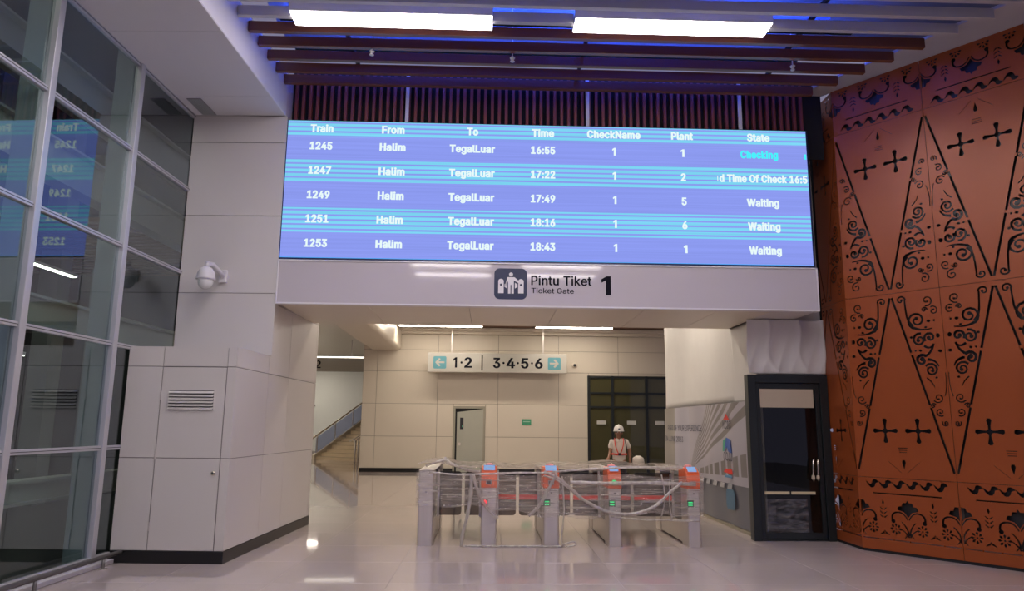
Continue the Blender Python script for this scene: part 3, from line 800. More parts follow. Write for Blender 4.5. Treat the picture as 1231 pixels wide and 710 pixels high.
def cut_sheet(s0, s1, z0, z1, polys, name):
    """flat sheet [s0,s1]x[z0,z1] with polys punched out (constrained Delaunay), 6 mm thick; local x = s - s0"""
    pts = [(s0, z0), (s1, z0), (s1, z1), (s0, z1)]; faces = [[0, 1, 2, 3]]
    for p in polys:
        area = sum(p[i][0]*p[(i+1) % len(p)][1]-p[(i+1) % len(p)][0]*p[i][1] for i in range(len(p)))
        if area < 0: p = p[::-1]
        p = clip_poly(p, s0+0.008, s1-0.008, z0+0.008, z1-0.008)
        if len(p) < 3: continue
        o = len(pts); pts += p; faces.append(list(range(o, o+len(p))))
    vo, eo, fo_, ov, oe, of = delaunay_2d_cdt([Vector(p) for p in pts], [], faces, 1, 1e-5, True)
    keep = [f for f, src in zip(fo_, of) if src == [0]]
    bm = bmesh.new()
    vs_ = [bm.verts.new((v.x-s0, 0, v.y)) for v in vo]
    for f in keep:
        try: bm.faces.new([vs_[i] for i in f])
        except ValueError: pass
    bmesh.ops.delete(bm, geom=[v for v in bm.verts if not v.link_faces], context='VERTS')
    bmesh.ops.recalc_face_normals(bm, faces=bm.faces)
    r = bmesh.ops.extrude_face_region(bm, geom=bm.faces[:])
    bmesh.ops.translate(bm, vec=(0, 0.006, 0), verts=[e for e in r['geom'] if isinstance(e, bmesh.types.BMVert)])
    bmesh.ops.recalc_face_normals(bm, faces=bm.faces)
    me = bpy.data.meshes.new(name); bm.to_mesh(me); bm.free(); me.materials.append(M_COPPER)
    return me
def mirror_lr(P): return [[(WP-x, y) for x, y in p] for p in P]
LOWER = [[(x, ZM-h) for x, h in p] for p in HALF+mirror_lr(HALF)+triangle_fill()]
UPPER = [[(x, ZM+h) for x, h in p] for p in HALF+mirror_lr(HALF)+triangle_fill()]
LBAND = [[(x, 0.97-d) for x, d in p] for p in band_fill()]
UBAND = [[(x, 5.89+d) for x, d in p] for p in band_fill() if max(d for x, d in p) < 0.69]
ROWS = [(0.035, 0.97, LBAND), (0.97, ZM, LOWER), (ZM, 5.89, UPPER), (5.89, 6.60, UBAND)]
wr = thing('wall_right', 'copper orange panel wall with black laser-cut scrollwork on the right', 'wall', (FX, FY, 0), -AR, kind='structure')
sheets = [cut_sheet(0.003, WP-0.003, z0+0.003, z1-0.003, P, 'panel') for z0, z1, P in ROWS]
for c in range(5):
    for (z0, z1, P), me in zip(ROWS, sheets):
        link('panel', me, wr, (c*WP+0.003, 0, 0))
    bx('backing_board', M_BACKING, wr, c*WP+0.02, c*WP+WP-0.02, 0.07, 0.08, 0.03, 6.58)
    bx('painted_slit_light', M_WHITE, wr, c*WP+0.02, c*WP+WP-0.02, 0.045, 0.05, 0.17, 0.20)  # white strip painted in for the light showing through the slits
bx('frame', M_DSTEEL, wr, 0, 5*WP, 0.085, 0.20, 0.0, 6.6)
bx('toe_shade', M_VOID, wr, 0.01, 5*WP, 0.01, 0.06, 0.0, 0.035)  # near-black strip stands in for the shaded gap under the panels
bx('side_fin', M_COPPER, wr, -0.004, 0.003, 0.0, 0.05, 0.035, 6.6)
# narrow return facet beside the black door
NW = 0.80
nf = thing('wall_return', 'narrow copper return panel beside the black framed door', 'wall', (5.09, 11.04, 0), atan2(FY-11.04, FX-5.09), kind='structure')
for z0, z1, P in ROWS:
    me = cut_sheet(WP-NW+0.003, WP-0.003, z0+0.003, z1-0.003, P, 'panel')
    link('panel', me, nf, (0.003, 0, 0))
bx('backing_board', M_BACKING, nf, 0.02, NW-0.03, 0.07, 0.08, 0.03, 6.58)
bx('painted_slit_light', M_WHITE, nf, 0.02, NW-0.05, 0.045, 0.05, 0.17, 0.20)  # white colour in place of light behind the return slits
bx('toe_shade', M_VOID, nf, 0.01, NW-0.02, 0.01, 0.06, 0.0, 0.035)  # dark strip for the shade under the return panels
bx('dark_filler', M_VOID, nf, -0.35, 0.75, 0.09, 0.14, 2.42, 6.6)

# ================================================================== BLACK FRAMED DOOR
dr = thing('door_2', 'black framed glass door with pull handles beside the orange wall', 'door', (3.87, 10.98, 0), kind='structure')
for a in (0, 1.09): bx('jamb', M_FRAME, dr, a, a+0.12, 0, 0.16, 0, 2.40, 0.004, 1)
bx('head', M_FRAME, dr, 0.12, 1.09, 0, 0.16, 2.28, 2.40, 0.004, 1)
bx('threshold', M_FRAME, dr, 0.12, 1.09, 0.02, 0.14, 0, 0.02)
lf = thing('leaf', '', 'x'); del lf['label']; del lf['category']; lf.parent = dr
for a in (0.125, 1.025): bx('stile', M_FRAME, lf, a, a+0.06, 0.03, 0.08, 0.025, 2.275, 0.003, 1)
bx('rail', M_FRAME, lf, 0.185, 1.025, 0.03, 0.08, 2.195, 2.275, 0.003, 1); bx('rail', M_FRAME, lf, 0.185, 1.025, 0.03, 0.08, 0.025, 0.115, 0.003, 1)
bx('glass_pane', M_GLASSD, lf, 0.185, 1.025, 0.05, 0.06, 0.115, 2.195)
M_BEIGE = mat('beige_paper', (0.50, 0.42, 0.32, 1), 0.7)
bx('paper_strip', M_BEIGE, lf, 0.19, 1.0, 0.044, 0.0495, 1.915, 2.19)
for a, b in ((0.195, 0.565), (0.59, 0.95)): bx('sticker', mat('cream_sticker', (0.62, 0.54, 0.36, 1), 0.5), lf, a, b, 0.046, 0.0495, 0.655, 0.695)
def crinkle(u, v): return (0.20+0.62*u, 0.040-0.008*random.random(), 0.12+0.47*v)
MB().grid(crinkle, 14, 12).build('crumpled_film', film('door_film', (0.5, 0.5, 0.46, 1), 0.0, 0.42, stretch=(3, 3, 9), gloss=0.6), lf)
for x in (0.905, 0.975):
    h = MB().tube([(x+0.03, 0.03, 0.86), (x, -0.03, 0.86), (x-0.015, -0.04, 0.90), (x-0.005, -0.04, 1.02), (x+0.0, -0.035, 1.13), (x+0.02, -0.03, 1.165), (x+0.05, 0.03, 1.165)], 0.013, 10).build('pull_handle', M_CHROME, lf, smooth=True)
    MB().lathe([(0.022, 0), (0.026, 0.03), (0.02, 0.06)], (x-0.012, -0.04, 0.875), 10).build('wrap', M_BEIGE, h)
bx('lock', M_INK, lf, 1.02, 1.06, 0.02, 0.03, 0.70, 0.78)
dk = thing('wall_dark_room', 'dark walls of the room behind the black framed door', 'wall', kind='structure')
M_DARKR = mat('dark_room', (0.06, 0.05, 0.045, 1), 0.7)
bx('rear_board', M_DARKR, dk, 4.20, 5.05, 13.2, 13.3, 0, 3.2); bx('side_board', M_DARKR, dk, 5.05, 5.10, 11.2, 13.3, 0, 3.2); bx('top_board', M_DARKR, dk, 4.20, 5.10, 11.2, 13.3, 3.2, 3.25)
# wall carrying the door, covered with white sheeting
wd = thing('wall_partition', 'white partition above the black door', 'wall', kind='structure')
bx('upper_board', M_WALL, wd, 4.10, 5.10, 11.14, 11.2, 2.40, 6.6)
bx('side_board', M_WALL, wd, 4.10, 4.16, 11.2, 16.85, 0, 5.2)
def drape(fn, nu, nv, name, label, cat, m, thick=0.004):
    o = MB().grid(fn, nu, nv).build(name, m, None, smooth=True)
    md = o.modifiers.new('thickness', 'SOLIDIFY'); md.thickness = thick
    return tag(o, label, cat)
def fold(u, v):
    x = 3.90+1.19*u; z = 2.42+0.82*v
    w_ = abs(sin(u*8+v*1.5+0.5*sin(v*5)))**0.5; d = 0.05*w_+0.02*abs(sin(u*17-v*4))*(1-v)+0.02*sin(v*4+u*3)-0.03
    return (x, 11.00+d, z)
drape(fold, 60, 30, 'plastic_sheet', 'wrinkled white plastic sheet hung above the black framed door', 'sheet', M_CLOTH)
def fold2(u, v):
    y = 11.12+5.75*u; zt = 3.245 if y < 12.22 else 4.9
    z = 2.0+(zt-2.0)*v
    d = 0.014*sin(u*11+v*2)+0.005*sin(u*27+v*5)+0.012*sin(v*5)+0.04*max(0, 0.2-v)*sin(u*17)
    return (4.055+d*0.8, y, z)
drape(fold2, 120, 20, 'wall_sheet', 'long white sheet covering the side wall right of the gates', 'sheet', M_CLOTH)

# ---- printed banner below the sheet
bn = thing('banner', 'printed construction hoarding banner with building picture and logos', 'banner', (4.0, 11.15, 0))
mb_ = bpy.data.materials.new('banner_print'); mb_.use_nodes = True; nb = mb_.node_tree; pb = nb.nodes['Principled BSDF']; pb.inputs['Roughness'].default_value = 0.35
tcb = nb.nodes.new('ShaderNodeTexCoord'); spb = nb.nodes.new('ShaderNodeSeparateXYZ'); nb.links.new(tcb.outputs['Object'], spb.inputs[0])
def nmath(op, a, b=None):
    n = nb.nodes.new('ShaderNodeMath'); n.operation = op
    for i, q in enumerate((a, b)):
        if q is None: continue
        if hasattr(q, 'links'): nb.links.new(q, n.inputs[i])
        else: n.inputs[i].default_value = q
    return n.outputs[0]
# receding facade bars: lines fanning from a printed vanishing point
ang = nmath('DIVIDE', nmath('SUBTRACT', spb.outputs[2], 0.75), nmath('SUBTRACT', 3.75, spb.outputs[1]))
bars = nmath('GREATER_THAN', nmath('FRACT', nmath('MULTIPLY', ang, 11.0)), 0.45)
wedge = nmath('MULTIPLY', nmath('GREATER_THAN', ang, 0.30), nmath('LESS_THAN', ang, 1.05))
low = nmath('MULTIPLY', nmath('GREATER_THAN', ang, 0.03), nmath('LESS_THAN', ang, 0.14))
ticks = nmath('GREATER_THAN', nmath('FRACT', nmath('MULTIPLY', spb.outputs[1], 3.0)), 0.3)
fac = nmath('ADD', nmath('MULTIPLY', bars, wedge), nmath('MULTIPLY', low, ticks))
base = nmath('LESS_THAN', spb.outputs[2], 0.70)
def mixc(f, a, b):
    n = nb.nodes.new('ShaderNodeMix'); n.data_type = 'RGBA'; nb.links.new(f, n.inputs[0])
    for i, q in ((6, a), (7, b)):
        if hasattr(q, 'links'): nb.links.new(q, n.inputs[i])
        else: n.inputs[i].default_value = q
    return n.outputs[2]
c0 = mixc(fac, (0.44, 0.42, 0.49, 1), (0.21, 0.19, 0.19, 1))
left_sky = nmath('GREATER_THAN', spb.outputs[1], 3.70)
c1 = mixc(nmath('MULTIPLY', left_sky, nmath('GREATER_THAN', spb.outputs[2], 0.7)), c0, (0.46, 0.45, 0.54, 1))
c2 = mixc(nmath('GREATER_THAN', spb.outputs[1], 4.8), c1, (0.30, 0.28, 0.26, 1))
c3 = mixc(base, c2, (0.13, 0.135, 0.17, 1))
nb.links.new(c3, pb.inputs['Base Color'])
def bwave(u, v): return (0.012*sin(u*30)+0.01*sin(u*11+v*3)+0.008*sin(v*9), 0.0+5.7*u, 0.06+(2.02-0.06)*v)
MB().grid(bwave, 80, 16).build('printed_sheet', mb_, bn, smooth=True)
def bt(txt, y, z, w, h, m):
    o = put_text('lettering', txt, m, bn, -0.03, y, z, w, h, 0.0); o.rotation_euler.z = -pi/2; return o
M_BINK = mat('banner_ink', (0.14, 0.14, 0.18, 1), 0.7, spec=0.1)
bt('PART OF YOUR EXPERIENCE', 4.0, 1.60, 2.6, 0.12, M_BINK); bt('IN JUNE 2023', 4.8, 1.37, 1.5, 0.11, M_BINK)
bt('KCIC', 1.22, 1.66, 0.42, 0.13, M_BINK)
MB().prism([(1.07, 1.74), (1.37, 1.74), (1.23, 1.84)], -0.036, -0.030, 'x').build('logo', M_RED, bn)
MB().prism([(1.00, 1.20), (1.07, 1.42), (1.25, 1.45), (1.40, 1.22), (1.25, 1.30), (1.17, 1.22)], -0.036, -0.030, 'x').build('logo', mat('logo_blue', (0.02, 0.10, 0.45, 1), 0.4), bn)
MB().prism([(1.25, 1.45), (1.43, 1.40), (1.47, 1.22), (1.40, 1.22)], -0.036, -0.030, 'x').build('logo', mat('logo_green', (0.05, 0.40, 0.25, 1), 0.4), bn)
bt('COJU', 1.22, 1.14, 0.44, 0.14, M_BINK)
MB().prism([(1.00, 0.86), (1.45, 0.88), (1.35, 0.94), (1.05, 0.95)], -0.036, -0.030, 'x').build('logo', M_RED, bn)
MB().prism([(1.05, 0.80), (1.40, 0.80), (1.40, 0.84), (1.05, 0.84)], -0.036, -0.030, 'x').build('logo', mat('logo_sky', (0.08, 0.30, 0.55, 1), 0.4), bn)
MB().prism(rrect(0.95, 1.37, 0.30, 0.62, 0.08)[::-1], -0.034, -0.030, 'x').build('logo', mat('logo_dim', (0.05, 0.16, 0.28, 1), 0.4), bn)
for k in range(9):
    y = 1.1+k*0.4
    MB().prism([(y, 0.62), (y+0.22, 0.62), (y+0.16, 0.70), (y-0.04, 0.70)], -0.028, -0.022, 'x').build('printed_column', mat('print_pale', (0.45, 0.45, 0.48, 1), 0.5), bn)
bb = thing('baseboard_partition', 'pale base strip under the printed banner', 'baseboard', kind='structure')
bx('strip', mat('base_tan', (0.33, 0.29, 0.22, 1), 0.6), bb, 3.99, 4.10, 11.16, 16.85, 0, 0.05)

# ================================================================== INNER HALL
BY = 26.3
wb = thing('wall_back', 'cream panelled rear wall beyond the ticket gates', 'wall', (0, BY, 0), kind='structure')
bx('core', mat('joint_warm', (0.22, 0.19, 0.15, 1), 0.8), wb, -4.46, 10, 0.016, 0.2, 0, 5.6)
cx_ = [-4.46, -3.97, -1.82, 0.32, 2.47, 4.61, 6.75, 8.9]; rz_ = [0.13, 1.22, 2.35, 3.49, 4.25, 4.80]
DX0, DX1, DZ = -1.24, -0.12, 2.27
GX0, GX1, GZ = 3.54, 7.6, 3.40
def holes(x0, x1, z0, z1):
    """split a panel round the door and the glazing"""
    rects = [(x0, x1, z0, z1)]
    for (a, b, c, d) in ((DX0, DX1, -1, DZ), (GX0, GX1, -1, GZ)):
        nr = []
        for (p, q, r, s) in rects:
            if q <= a or p >= b or r >= d: nr.append((p, q, r, s)); continue
            if p < a: nr.append((p, a, r, s))
            if q > b: nr.append((b, q, r, s))
            if s > d: nr.append((max(p, a), min(q, b), d, s))
        rects = nr
    return rects
for i in range(len(cx_)-1):
    for j in range(len(rz_)-1):
        for (p, q, r, s) in holes(cx_[i], cx_[i+1], rz_[j], rz_[j+1]):
            bx('panel', M_WALLIN, wb, p+0.006, q-0.006, 0, 0.02, r+0.006, s-0.006, 0.003, 1)
bx('cornice', M_WALLIN, wb, -3.2, 10, -0.25, 0.02, 4.80, 4.90, 0.01); bx('cornice', M_WALLIN, wb, -3.2, 10, -0.5, 0.02, 4.90, 5.0, 0.01)
wb2 = bx('return_panel', M_WALLIN, wb, -4.46, -4.44, 0.2, 3.0, 0, 5.6)
bs = thing('baseboard_back', 'black baseboard along the cream rear wall', 'baseboard', (0, BY, 0), kind='structure')
for a, b in ((-4.46, DX0), (DX1, GX0)): bx('strip', M_BLACK, bs, a, b, -0.012, 0.0, 0, 0.125)
# steel door, slightly ajar
d3 = thing('door_3', 'grey steel door with narrow vision panel in the rear wall', 'door', (DX0, BY, 0), kind='structure')
M_GREYF = mat('door_frame_grey', (0.33, 0.31, 0.25, 1), 0.5)
for a in (0, 1.05): bx('jamb', M_GREYF, d3, a, a+0.07, -0.03, 0.05, 0, DZ-0.07)
bx('head', M_GREYF, d3, 0, 1.12, -0.03, 0.05, DZ-0.07, DZ)
bx('gap_shade', M_VOID, d3, 0.07, 1.05, 0.012, 0.015, 0, DZ-0.07)  # black sheet stands in for the dark opening and the shadow at its top
MB().add([(1.05,-0.005,0.01),(0.13,0.005,0.01),(0.13,0.010,0.01),(1.05,0.0,0.01),(1.05,-0.005,DZ-0.08),(0.13,0.005,DZ-0.20),(0.13,0.010,DZ-0.20),(1.05,0.0,DZ-0.08)],
         [(0,3,2,1),(4,5,6,7),(0,1,5,4),(1,2,6,5),(2,3,7,6),(3,0,4,7)]).build('leaf', M_GREYD, d3)
vp = bx('vision_panel', M_INK, d3, 0.24, 0.36, -0.012, 0.0, 1.48, 1.88); bx('notice', mat('notice_green', (0.1, 0.4, 0.25, 1), 0.5), vp, 0.31, 0.34, -0.016, -0.013, 1.55, 1.62)
bx('handle', M_STEEL, d3, 0.20, 0.27, -0.05, 0.0, 0.92, 1.02)
# dark glazed doors
w2 = thing('window_2', 'dark green glazed door screen in the rear wall', 'window', (0, BY, 0), kind='structure')
bx('dark_room', mat('glazing_backdrop', (0.20, 0.18, 0.12, 1), 0.7), w2, GX0, GX1, 0.012, 0.015, 0, GZ)
xm = [GX0, 4.38, 5.60, 6.42, GX1]
for x in xm: bx('mullion', M_FRAME, w2, x-0.045, x+0.045, -0.06, 0.0, 0, GZ)
for i in range(4):
    for z in (2.30, 2.79, GZ-0.05): bx('transom', M_FRAME, w2, xm[i]+0.045, xm[i+1]-0.045, -0.05, 0.0, z-0.03, z+0.03)
    for z0, z1 in ((0.0, 2.27), (2.33, 2.76), (2.82, GZ-0.08)):
        bx('glass_pane', M_GLASSB, w2, xm[i]+0.045, xm[i+1]-0.045, -0.03, -0.02, z0, z1)
for x in (3.98, 5.05, 6.05): bx('sticker', mat('white_sticker', (0.55, 0.54, 0.50, 1), 0.5), w2, x-0.16, x+0.16, -0.036, -0.031, 1.70, 1.83)
# small wall items
gs = thing('exit_sign', 'small green sign on the cream rear wall', 'sign', (1.34, BY-0.004, 1.75))
bx('plate', mat('sign_green', (0.05, 0.30, 0.16, 1), 0.5), gs, -0.16, 0.16, -0.02, 0, -0.10, 0.10, 0.004, 1)
bx('print_line', mat('sign_pale', (0.35, 0.55, 0.45, 1), 0.5), gs, -0.12, 0.12, -0.022, -0.0195, 0.0, 0.025)
fc = thing('wall_camera', 'small black round camera on the rear wall beside the platform sign', 'camera', (3.04, BY-0.001, 3.76))
MB().lathe([(0.10, 0), (0.10, -0.03), (0.07, -0.06)], (0, 0, 0), 16, 'y').build('base', M_WALLIN, fc)
MB().lathe([(0.055, -0.061), (0.05, -0.09), (0.02, -0.11)], (0, 0, 0), 16, 'y').build('lens', M_INK, fc, smooth=True)
# platform sign
def digits(parent, items, y, z, h, m):
    for t, x, w in items: put_text('lettering', t, m, parent, x, y, z, w, h, 0.034)
ps = thing('platform_sign', 'long grey hanging sign with arrows reading 1 2 and 3 4 5 6', 'sign', (0.28, BY-0.55, 3.76))
M_SIGNG = mat('sign_grey', (0.40, 0.38, 0.34, 1), 0.22, var=0.02, coat=0.3)
bx('board', M_SIGNG, ps, -2.42, 2.42, -0.10, 0.10, -0.335, 0.335, 0.01)
for a in (-1.6, 1.6): bx('hanger', M_STEEL, ps, a-0.02, a+0.02, -0.02, 0.02, 0.335, 1.2)
for s, x in ((-1, -2.0), (1, 1.98)):
    t = MB().prism(rrect(x-0.225, x+0.225, -0.22, 0.21, 0.05), -0.106, -0.10, 'y').build('arrow_tile', M_TEAL, ps)
    MB().prism([(x+s*0.16, 0.0), (x+s*0.02, 0.15), (x-s*0.03, 0.11), (x+s*0.05, 0.03), (x-s*0.16, 0.03), (x-s*0.16, -0.03), (x+s*0.05, -0.03), (x-s*0.03, -0.11), (x+s*0.02, -0.15)][::-s], -0.110, -0.106, 'y').build('arrow', M_SIGNG, t)
digits(ps, (('1', -1.47, 0.13), ('2', -1.02, 0.27), ('3', -0.03, 0.26), ('4', 0.46, 0.30), ('5', 0.95, 0.27), ('6', 1.44, 0.28)), -0.103, 0.0, 0.36, M_PRINT)
for x in (-1.25, 0.21, 0.71, 1.20):
    MB().prism([(x+0.04*cos(a*pi/6), 0.0+0.04*sin(a*pi/6)) for a in range(12)], -0.104, -0.10, 'y').build('dot', M_PRINT, ps)
bx('divider', M_PRINT, ps, -0.56, -0.51, -0.104, -0.10, -0.27, 0.27)
# ceiling of the inner hall
ci = thing('ceiling_inner', 'brown slatted ceiling of the inner hall', 'ceiling', kind='structure')
bx('slab', M_VOID, ci, -4.3, 10, 12.25, 46, 5.55, 5.65)
bx('slab', M_WALLIN, ci, -14, -4.3, 18.5, 46, 5.75, 5.85)
M_TAN = mat('tan_batten', (0.20, 0.10, 0.055, 1), 0.5)
ib = MB().box(-3.1, 8.5, 0, 0.16, 5.02, 5.10).mesh('batten', M_TAN)
for k in range(56): link('batten', ib, ci, (0, 12.6+k*0.24, 0))
ib2 = MB().box(-13, -4.3, 0, 0.16, 5.02, 5.10).mesh('batten', M_TAN)
for k in range(44): link('batten', ib2, ci, (0, 12.6+k*0.26, 0))
bm_ = thing('beam_inner', 'white rounded ceiling beam running into the inner hall', 'beam', kind='structure')
MB().prism(rrect(-4.25, -3.15, 4.22, 5.5, 0.14), 12.3, 26.28, 'y').build('beam_casing', M_WALLIN, bm_, smooth=False)
k = 0
for y in (14.0, 17.6, 21.2, 24.7):  # rows nearer than the rear pair are unseen, added to light the hall
    for a, b in ((-3.05, -0.25), (1.55, 4.15)):
        lab = 'bright strip light under the inner ceiling, %s of the rear pair' % ('left' if a < 0 else 'right') if y == 24.7 else 'added strip light under the inner hall ceiling, unseen above the header'
        strip_light('inner_strip_light', lab, a, b, y, 4.90, 0.22, M_LAMPIN, 'rear strip lights of the inner hall' if y == 24.7 else 'added inner strip lights unseen above the header')
for y in (21.0, 25.5, 30.0, 34.5, 39.0, 43.0):  # unseen lamps added to brighten the stairs and the passage wall
    strip_light('inner_strip_light', 'added strip light over the passage to the stairs, unseen behind the column', -11.9, -9.4, y, 4.90, 0.22, M_LAMPIN, 'added unseen strip lights of the stair passage')
for x, y, lab in ((-0.6, 23.5, 'leftmost'), (1.0, 23.4, 'middle'), (2.7, 23.4, 'rightmost')):
    s = thing('inner_sprinkler', 'tiny sprinkler head under the inner ceiling, %s of three' % lab, 'sprinkler', (x, y, 4.93), group='inner sprinklers')
    MB().lathe([(0.035, 0.09), (0.03, 0.02), (0.012, 0.01), (0.025, 0.0)], (0, 0, 0), 10).build('head', M_WHITE, s)
# ---- stair passage on the far left
M_COOL = mat('cool_white_wall', (0.74, 0.76, 0.74, 1), 0.5, var=0.02)
wp = thing('wall_passage', 'pale wall behind the staircase on the far left', 'wall', kind='structure')
bx('wall_board', M_COOL, wp, -16, 2, 45.5, 45.7, 0, 12); bx('wall_board', M_COOL, wp, -12.2, -12.0, 19, 45.5, 0, 5.5)
st = thing('staircase', 'tan staircase climbing to the platforms on the far left', 'staircase', (-8.0, 35.0, 0), -radians(35))
for k in range(26):
    s = bx('step', M_TREAD, st, 0.14, 4.0, k*0.30, k*0.30+0.34, 0.0 if k < 1 else k*0.165-0.10, (k+1)*0.165, 0.006, 1)
    bx('nosing', mat('nosing', (0.40, 0.31, 0.20, 1), 0.5), s, 0.14, 4.0, k*0.30-0.008, k*0.30, (k+1)*0.165-0.03, (k+1)*0.165-0.005)
M_STR = mat('stringer', (0.66, 0.58, 0.45, 1), 0.5)
MB().prism([(-0.15, 0.0), (0.3, 0.0), (7.8, 4.1), (7.8, 4.55), (-0.15, 0.20)], 0.0, 0.14, 'x').build('stringer', M_STR, st)
MB().prism([(0.0, 0.22), (7.8, 4.57), (7.8, 5.35), (0.0, 0.98)], 0.06, 0.075, 'x').build('glass_panel', M_RAILGL, st)
for k in range(8):
    y = 0.05+k*1.1
    MB().tube([(0.07, y, 0.2+y*0.55), (0.07, y, 1.08+y*0.557)], 0.03, 8).build('post', M_STEEL, st)
MB().tube([(0.07, -0.25, 0.95), (0.07, 0.0, 1.08), (0.07, 7.8, 5.42)], 0.035, 10).build('handrail', M_CHROME, st, smooth=True)
sr = thing('stair_rail', 'short steel end rail at the right foot of the staircase', 'railing', (-5.85, 33.3, 0), -radians(35))
for x in (0, 0.18): MB().tube([(x, 0, 0), (x, 0, 0.95)], 0.035, 8).build('post', M_STEEL, sr, smooth=True)
MB().tube([(-0.25, -0.1, 0.88), (-0.1, 0, 0.98), (0.0, 0.1, 1.05), (0.0, 1.2, 1.7)], 0.03, 8).build('handrail', M_STEEL, sr, smooth=True)
MB().tube([(0.1, -0.2, 0.88), (0.15, 0, 0.98), (0.18, 0.1, 1.05), (0.18, 1.2, 1.7)], 0.03, 8).build('handrail', M_STEEL, sr, smooth=True)
tk = thing('stair_gate_post', 'dark slim info post standing by the stair balustrade', 'post', (-9.2, 38.4, 0))
bx('column', M_WHITE, tk, -0.15, 0.15, -0.1, 0.1, 0, 2.5, 0.02); bx('cap', M_INK, tk, -0.3, 0.3, -0.15, 0.15, 2.5, 2.58)
p2 = onY(383, 446, 30.0); p3 = onY(434, 430, 30.0)
s2 = thing('passage_sign', 'grey hanging sign with the number 2 over the stair passage', 'sign', ((p3.x), 30.0, p2.z))
hS = p3.z-p2.z
bx('board', M_SIGNG, s2, -4.2, 0.12, 0, 0.14, 0, hS, 0.01)
bx('top_light', emit('sign_top_light', (1, 0.92, 0.8, 1), 5.0), s2, -4.2, 0.12, -0.01, 0.10, hS+0.005, hS+0.035)
for a in (-3.5, -0.4): bx('hanger', M_STEEL, s2, a-0.02, a+0.02, 0.05, 0.09, hS+0.06, 5.0-p2.z)
put_text('lettering', '2', M_PRINT, s2, onY(383, 438, 30.0).x-p3.x-0.02, -0.003, hS*0.5, 0.22, 0.30, 0.02)

# ================================================================== TICKET GATES
GL = 2.0
M_SCR = emit('gate_screen', srgb(150, 185, 235), 0.8)
M_GREENL = emit('green_led', srgb(40, 220, 130), 1.3)
M_REDL = emit('red_led', srgb(255, 60, 70), 1.3)
def gate(name, label, x, w, orange, icon, lamp=None):
    t = thing(name, label, 'turnstile', (x, 10.40, 0), group='ticket gates')
    hw = w/2; H = 0.98 if not orange else 0.77
    MB().prism([(a, b) for a, b in rrect(-hw, hw, 0.0, 0.36, 0.03)], 0.0, H, 'z').build('front_pillar', M_STEEL, t)
    MB().prism([(a, b) for a, b in rrect(-hw, hw, GL-0.36, GL, 0.03)], 0.0, 0.98, 'z').build('rear_pillar', M_STEEL, t)
    bx('side_panel', M_DSTEEL, t, -hw+0.02, hw-0.02, 0.36, GL-0.36, 0.03, 0.90)
    for sx in (-1, 1): bx('kick_plate', M_STEEL, t, sx*(hw-0.02), sx*(hw-0.012), 0.36, GL-0.36, 0.02, 0.30)
    bx('top_plate', M_STEEL, t, -hw, hw, 0.36 if orange else 0.0, GL, 0.982, 1.0, 0.006, 1) if not orange else bx('top_plate', M_STEEL, t, -hw, hw, 0.44, GL, 0.982, 1.0, 0.006, 1)
    if orange:
        c = MB().prism([(-0.012, 0.765), (0.44, 0.765), (0.44, 1.04), (0.14, 1.05), (0.02, 0.99), (-0.012, 0.90)], -hw-0.004, hw+0.004, 'x').build('console', M_ORANGE, t, bevel=0.012)
        # display on the sloped top and the front reader
        MB().add([(-hw+0.03,0.028,1.000),(hw-0.03,0.028,1.000),(hw-0.03,0.132,1.054),(-hw+0.03,0.132,1.054),(-hw+0.03,0.024,1.010),(hw-0.03,0.024,1.010),(hw-0.03,0.128,1.064),(-hw+0.03,0.128,1.064)],
                 [(0,3,2,1),(4,5,6,7),(0,1,5,4),(1,2,6,5),(2,3,7,6),(3,0,4,7)]).build('display', M_SCR, c)
        rd = bx('reader', mat('reader_grey', (0.35, 0.32, 0.31, 1), 0.4), c, -0.045, 0.035, -0.020, -0.012, 0.81, 0.875, 0.004, 1)
        bx('reader_window', M_INK, rd, -0.03, 0.02, -0.0215, -0.0205, 0.825, 0.86)
        if lamp: MB().lathe([(0.032, 0), (0.028, -0.012), (0.01, -0.018)], (-0.01, -0.021, 0.855), 16, 'y').build('status_lamp', lamp, c)
        MB().lathe([(0.055, 0), (0.055, 0.03), (0.03, 0.045)], (0.0, 0.27, 1.04), 14).build('beacon', mat('beacon', (0.85, 0.30, 0.28, 1), 0.3), c, smooth=True)
    if icon:
        s = -1 if icon[1] < 0 else 1
        e = bx('indicator', M_INK, t, icon[1]-0.045, icon[1]+0.045, -0.006, 0.0, 0.53, 0.62)
        if icon[0] == 'green':
            for z in (0.555, 0.59): bx('symbol', M_GREENL, e, icon[1]-0.03, icon[1]+0.03, -0.009, -0.0065, z-0.008, z+0.008)
        else:
            MB().lathe([(0.035, 0), (0.03, -0.012), (0.01, -0.016)], (icon[1], -0.0065, 0.575), 14, 'y').build('symbol', M_REDL, e)
    bx('camera_dot', M_INK, t, -0.012, 0.012, -0.004, 0.0, 0.70, 0.715)
    return t
GX = [(-0.84, 0.21), (0.022, 0.215), (0.874, 0.215), (1.749, 0.18), (2.842, 0.18)]
gate('ticket_gate', 'plain steel end ticket gate without orange console, leftmost of the row', *GX[0], False, None)
gate('ticket_gate', 'ticket gate with orange console and red indicator, second from left', *GX[1], True, ('red', -0.06))
gate('ticket_gate', 'ticket gate with orange console in the middle of the row', *GX[2], True, ('green', -0.06))
gate('ticket_gate', 'ticket gate with orange console and lit green lamp, fourth from left', *GX[3], True, ('green', -0.04), M_GREENL)
gate('ticket_gate', 'rightmost ticket gate with orange console, beside the banner', *GX[4], True, ('green', -0.05))
